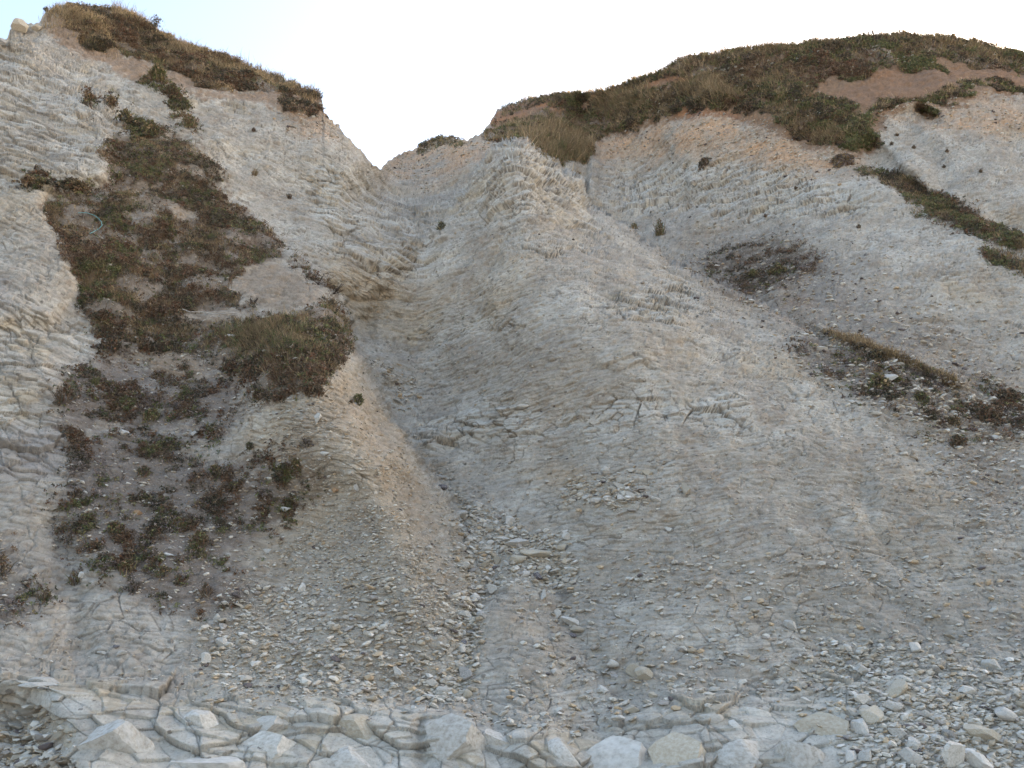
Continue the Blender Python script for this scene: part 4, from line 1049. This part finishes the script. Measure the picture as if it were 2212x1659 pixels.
def tuft(u, v, w, h, tones, label, group=None, name='low_shrub', cat='shrub', leafy=.7, dens=1.0):
    p, n, d = surf(u, v); r_ = w * d / FL / 2; hh = max(h * d / FL, .02)
    n1_ = int((90 + 9000 * r_ * r_) * leafy * dens); n2 = int((60 + 5000 * r_ * r_) * (1 - leafy + .15) * dens)
    ang = rng.uniform(0, 6.28, n1_); rr = np.sqrt(rng.random(n1_)) * r_ * (.75 + .3 * np.sin(ang * 2 + u) + .25 * np.sin(ang * 5 + v) + .15 * np.sin(ang * 9 + u))
    tx = unit(np.cross(n, [0, 0, 1.0])); ty = np.cross(tx, n)
    loc = tx[None] * (rr * np.cos(ang))[:, None] + ty[None] * (rr * np.sin(ang))[:, None] * .8
    lump = np.maximum(.15, 1 - (rr / r_) ** 2) * (.6 + .6 * rng.random(n1_))
    loc = loc + n[None] * (lump * hh * .5)[:, None] + np.array([0, 0, 1.0]) * (lump * hh * .5)[:, None]
    tn = [tones[i] for i in rng.integers(len(tones), size=n1_)]
    cc = np.array([pal(t_, 1)[0] for t_ in tn])
    parts = [leaves(loc, np.full(n1_, np.clip(r_ * .22, .012, .06)), 3, np.full(n1_, r_ * .12), cc, np.repeat(n[None], n1_, 0))]
    ang = rng.uniform(0, 6.28, n2); rr = np.sqrt(rng.random(n2)) * r_ * .6
    loc = tx[None] * (rr * np.cos(ang))[:, None] + ty[None] * (rr * np.sin(ang))[:, None] * .8
    dirs = unit(np.array([0, 0, 1.0]) + n * .5 + loc / r_ * .6 + rng.normal(size=(n2, 3)) * .3)
    cc = np.array([pal(tones[i], 1)[0] for i in rng.integers(len(tones), size=n2)])
    fol = join(parts + [blades(loc, dirs, rng.uniform(.6, 1.2, n2) * hh, np.full(n2, .005 + d * .00035), rng.uniform(.1, .8, n2), cc)])
    o = add(name, make_mesh(name, *fol, smooth=False), M_leaf, loc=p)
    tag(o, label, cat, group)
    return o
TUFTS = [
(340,172,46,34,('green','green','olive'),'bright green bushy plant high on the left cliff under the turf'),
(372,205,36,26,('green','dark','red'),'green and brown trailing plant just below the bright green bushy one'),
(398,232,34,22,('green','dark'),'dark green plant lowest of the trailing ones on the left cliff'),
(192,215,28,18,('olive','red'),'round brown tuft high on the chalk of the upper left face'),
(240,228,32,18,('olive','red','dark'),'brown tuft in the crack right of the round brown tuft'),
(272,262,40,26,('dark','green','olive'),'grey-green bushy tuft above the top of the big brown patch'),
(408,272,34,26,('green','olive','red'),'olive shrub on the chalk right of the patch top'),
(325,285,44,26,('dark','green','olive'),'dark olive shrub crowning the big brown patch'),
(65,398,50,14,('olive','red'),'brown tuft on the thin ledge of the left face'),
(165,405,60,12,('olive','dark'),'long low tuft along the ledge at the top of the left face patch'),
(270,1236,52,24,('green','olive','red'),'largest green tuft low on the left slope'),
(349,1241,44,20,('green','red','olive'),'green-red tuft right of the largest low green tuft'),
(160,1260,32,28,('red','green'),'reddish tuft left of the largest low green tuft'),
(444,1283,34,26,('red','red','dark'),'dark red tuft at the lower end of the plants'),
(96,1297,32,28,('dark','red','green'),'dark tuft hanging on the lower left rock'),
(6,1236,44,40,('dark','red','olive'),'dark bushy tuft cut by the left edge of the view'),
(287,1273,38,20,('dark','grey'),'grey dead cushion below the largest low green tuft'),
(250,1147,54,18,('green','red','dark'),'green and red mat in the middle of the lower plants'),
(431,1171,50,22,('green','olive','red'),'olive mat right of the middle of the lower plants'),
(383,1136,44,18,('red','green'),'red-green mat above the olive mat'),
(640,1008,44,20,('green','red','olive'),'green and red cushion alone on the upper scree'),
(539,966,22,16,('green','dark'),'small green tuft left above the cushion on the upper scree'),
(663,964,24,22,('grey','grey','dark'),'grey dead clump above the cushion on the upper scree'),
(207,828,26,16,('green',),'fresh green tuft on pale rock at the left'),
(311,1024,36,20,('green','dark','red'),'green-brown tuft high in the lower plants'),
(465,1019,36,20,('green','olive','red'),'olive-green tuft right in the upper row of lower plants'),
(501,1056,24,18,('green','dark'),'small green tuft on the gravel edge of the lower plants'),
(168,1070,28,18,('dark','red'),'dark tuft alone on the pale left rock'),
(184,1089,22,18,('dark','green'),'smaller dark tuft right below the lone dark tuft'),
(325,906,48,24,('green','olive'),'green leafy patch among the sparse plants'),
(135,868,44,44,('red','red','dark'),'dark red bushy clump at the left margin of the sparse plants'),
(215,640,36,20,('green','red'),'green tuft inside the left part of the big brown patch'),
(220,690,50,22,('red','dark','red'),'red-brown clump at the lower left corner of the big brown patch'),
(235,755,60,26,('red','dark'),'dark red clump hanging below the lower left corner of the patch'),
(560,858,46,20,('dark','green','red'),'dark green clump at the foot of the spur plants'),
(686,850,36,24,('dark','red'),'dark clump at the right foot of the spur plants'),
(610,860,34,18,('red','dark'),'reddish clump between the two dark clumps at the spur foot'),
(774,870,38,20,('green','green','dark'),'round green moss cushion on the bare edge of the spur'),
(953,494,24,18,('dark','green'),'small dark plant in the gully bed below the peak'),
(1424,507,26,34,('green','olive'),'slender pale green plant behind the crest of the buttress'),
(1372,494,20,12,('green','olive'),'small green plant left of the slender one behind the crest'),
(1627,595,26,14,('green','green','olive'),'bright green cushion in the dark hollow right of the buttress'),
(1678,588,44,16,('green','dark','olive'),'wide green cushion right of the bright one in the hollow'),
(1104,246,11,9,('dark',),'small dark tuft in the middle of the orange clay bank'),
(1110,236,6,6,('dark',),'tiny dark tuft above the small one on the orange clay bank'),
(1128,268,16,9,('dark','green'),'dark tuft on the ledge under the orange clay bank'),
(760,868,8,6,('dark',),'tiny dark tuft left of the green moss cushion'),
(545,283,12,8,('dark','red'),'small dark tuft on the pale slope below the overhanging turf'),
(626,427,14,12,('dark','red'),'small dark tuft on the rocky slope left of the gully'),
(551,376,16,14,('olive',),'small olive tuft on the rocky slope right of the patch'),
(1820,352,60,16,('olive','grey'),'dry mat at the top end of the diagonal turf band'),
(1524,353,34,14,('grey','olive','dark'),'grey-brown tuft on the chalk under the right turf'),
(1895,775,50,20,('dark','olive'),'dark mat on the grey earth ledge above the triangular stone'),
(1900,830,60,18,('dark','green','olive'),'green-brown mat under the big triangular stone'),
(1990,862,50,16,('dark','green'),'dark green mat right of the triangular stone'),
(2130,905,60,30,('dark','red'),'dark bushy mat near the right margin of the earth ledge'),
(2180,860,60,20,('dark','red'),'dark red mat at the right margin above the bushy mat'),
(2060,915,40,20,('dark','olive'),'dark olive mat on the grey earth at the right'),
(2070,960,44,20,('dark','red'),'lowest dark tuft on the grey earth at the right'),
]
for (u, v, w, h, tn, lab) in TUFTS:
    tuft(u, v, w, h, tn, lab)
# dark knots of plant on the far right chalk
for (u, v) in [(1880,302),(1850,280),(1905,310),(1928,310),(1880,312),(1935,292),(1975,318),(2048,326),(1720,408),(1855,492),(1760,560),(2038,360),(2120,370),(1650,470)]:
    tuft(u + rng.uniform(-3, 3), v, rng.uniform(7, 12), 7, ('dark', 'red'), 'small dark knot of plant on the pale right-hand chalk', 'dark knots on the right-hand chalk')

# white umbels
def umbel(u, v, stem_px, head_px, label, group=None):
    p, n, d = surf(u, v); s = d / FL; H = stem_px * s; R_ = head_px * s / 2
    r0 = bpy.data.objects.new('white_flower', None); col.objects.link(r0); r0.location = p; r0.empty_display_size = .05
    tag(r0, label, 'flower', group)
    lean = np.array([rng.uniform(-.1, .1), -.12, 1.0]); tip = lean * H
    st = colored(tube([np.zeros(3), tip * .5 + [.004, 0, 0], tip], .0018 + .0001 * d, 4), (.10, .11, .05))
    add('stem', make_mesh('stem', *st), M_leaf, r0)
    L_ = []
    k = 26
    ang = rng.uniform(0, 6.28, k); rr = np.sqrt(rng.random(k)) * R_
    v0, f0 = ICO[1]
    for a_, q in zip(ang, rr):
        c_ = tip + np.array([q * np.cos(a_), q * np.sin(a_), R_ * .25 * (1 - (q / R_) ** 2)])
        L_.append((v0 * np.array([1, 1, .45]) * R_ * .22 + c_, f0, np.tile((.66, .66, .60), (len(v0), 1))))
    add('flower_head', make_mesh('flower_head', *join(L_)), M_leaf, r0)
umbel(602,778,10,17,'left and larger one of two white flower heads on the spur')
umbel(640,780,7,14,'right and smaller one of two white flower heads on the spur')
cnt = 0
wt = wz['turf_r'] * (fu > 1400) * (sstep(-.1, .3, fbm(Q0 * .9, 2, 905)) + .15)
for i in pick(wt.astype(F32), 400):
    u, v = PU.ravel()[i], PV.ravel()[i]
    if 1400 < u < 2200 and v > float(np.interp(u, cu, skl)) + 12:
        umbel(u, v, rng.uniform(5, 9), rng.uniform(4, 7), 'small white flower head in the turf of the right hilltop', 'white flowers on the right hilltop'); cnt += 1
    if cnt >= 110: break

# tall weeds on the skyline
def weed(u, h, label, tone, bushy=1.0, lean=0):
    v = float(np.interp(u, cu, skl)) + 5
    p, n, d = surf(u, v); H = h * d / FL
    r0 = bpy.data.objects.new('tall_weed', None); col.objects.link(r0); r0.location = p; r0.empty_display_size = .05
    tag(r0, label, 'plant')
    top_ = np.array([lean * H, 0, H]); mid_ = top_ * .5 + [.01, 0, 0]
    add('stem', make_mesh('stem', *colored(tube([np.array([0, 0, -.1]), mid_, top_], [.009, .007, .004], 5), PAL[tone][0])), M_leaf, r0)
    k = int(70 * bushy); tt = rng.uniform(.3, 1.02, k)
    c_ = top_[None] * tt[:, None] + rng.normal(size=(k, 3)) * .018 * bushy
    add('foliage', make_mesh('foliage', *leaves(c_, np.full(k, .03), 3, np.full(k, .02), pal(tone, k), np.tile([0, 0, 1.0], (k, 1))), smooth=False), M_leaf, r0)
weed(333, 40, 'brown spire-like seed head standing alone on the left crest', 'dark', 2.2, -.05)
weed(1866, 16, 'shorter brown weed of the pair on top of the right hill', 'dark', 1.0, .1)
weed(1874, 19, 'forked brown weed between two others on the right hilltop', 'red', .6, .25)
weed(1888, 24, 'tallest thin weed on the right hilltop', 'red', .6, .05)
weed(2113, 22, 'thin weed standing on the right part of the skyline', 'red', .6, 0)
weed(1708, 9, 'short pale weed on the skyline left of the hilltop', 'straw', .6, 0)
weed(1520, 8, 'short weed at the left shoulder of the right hill', 'straw', .6, .1)

wsp = np.zeros(shp, F32); wsp[-int(10 / LOD):] = 1
carpet('tall_wisps', wsp.ravel() * ((fu > 240) & (fu < 690) | (fu > 1100)) * (.1 + sstep(0, .3, fbm(Q0 * 1.2, 2, 850))), 2600, {'olive': .1, 'red': .1, 'dark': .05}, (.16, .42), .007,
       'thin scattered grass stems rising above the turf against the sky', 'grass', lean=.22)
# wiry dead twigs leaning out of the spur
def twigs(u, v, r_px, label):
    p, n, d = surf(u, v); R_ = r_px * d / FL; L_ = []
    for k in range(9):
        a = rng.uniform(-1.2, 1.2); e = np.array([math.sin(a), -.2 + rng.uniform(-.2, .2), math.cos(a)]) * R_ * rng.uniform(.5, 1)
        m_ = e * .5 + rng.normal(size=3) * R_ * .08
        L_.append(colored(tube([np.zeros(3), m_, e], [.004, .003, .0015], 4), (.07, .05, .04)))
        for q in range(5):
            s_ = m_ + (e - m_) * rng.random(); t_ = s_ + unit(rng.normal(size=3)) * R_ * .22
            L_.append(colored(tube([s_, (s_ + t_) / 2, t_], .0018, 3), (.08, .055, .045)))
    o = add('dead_twigs', make_mesh('dead_twigs', *join(L_)), M_leaf, loc=p)
    tag(o, label, 'dead plant')
twigs(688, 612, 46, 'wiry dead twigs sticking up from the crest of the spur')
twigs(722, 634, 34, 'smaller wiry dead plant right below the twigs on the spur crest')
twigs(545, 655, 20, 'small dry twig plant at the left edge of the bare patch')

# ropes caught on the slope
def rope(name, pts, rad, c, label):
    P_ = []
    for (u, v) in pts:
        p, n, d = surf(u, v); P_.append(p + n * .05)
    P_ = np.array(P_); tt = np.linspace(0, len(P_) - 1, 40)
    P_ = np.stack([np.interp(tt, range(len(P_)), P_[:, k]) for k in range(3)], 1)
    for _ in range(3): P_[1:-1] = (P_[:-2] + P_[1:-1] * 2 + P_[2:]) / 4
    P_ += rng.normal(size=P_.shape) * .003
    org = P_[0].copy()
    o = add(name, make_mesh(name, *colored(tube(P_ - org, rad, 6), c)), M_rope, loc=org)
    tag(o, label, name.split('_')[-1])
M_rope = attr_material('rope_fibre', .8)
rope('nylon_rope', [(171,469),(185,467),(205,470),(217,480),(221,490),(217,499),(207,505),(195,510)], .005, (.15,.28,.27), 'frayed turquoise rope curled on the brown plants of the left slope')
rope('bleached_stick', [(398,674),(410,680),(438,680),(462,684),(513,685)], .006, (.36,.33,.29), 'long thin bleached stick lying across the plants above the spur shelf')
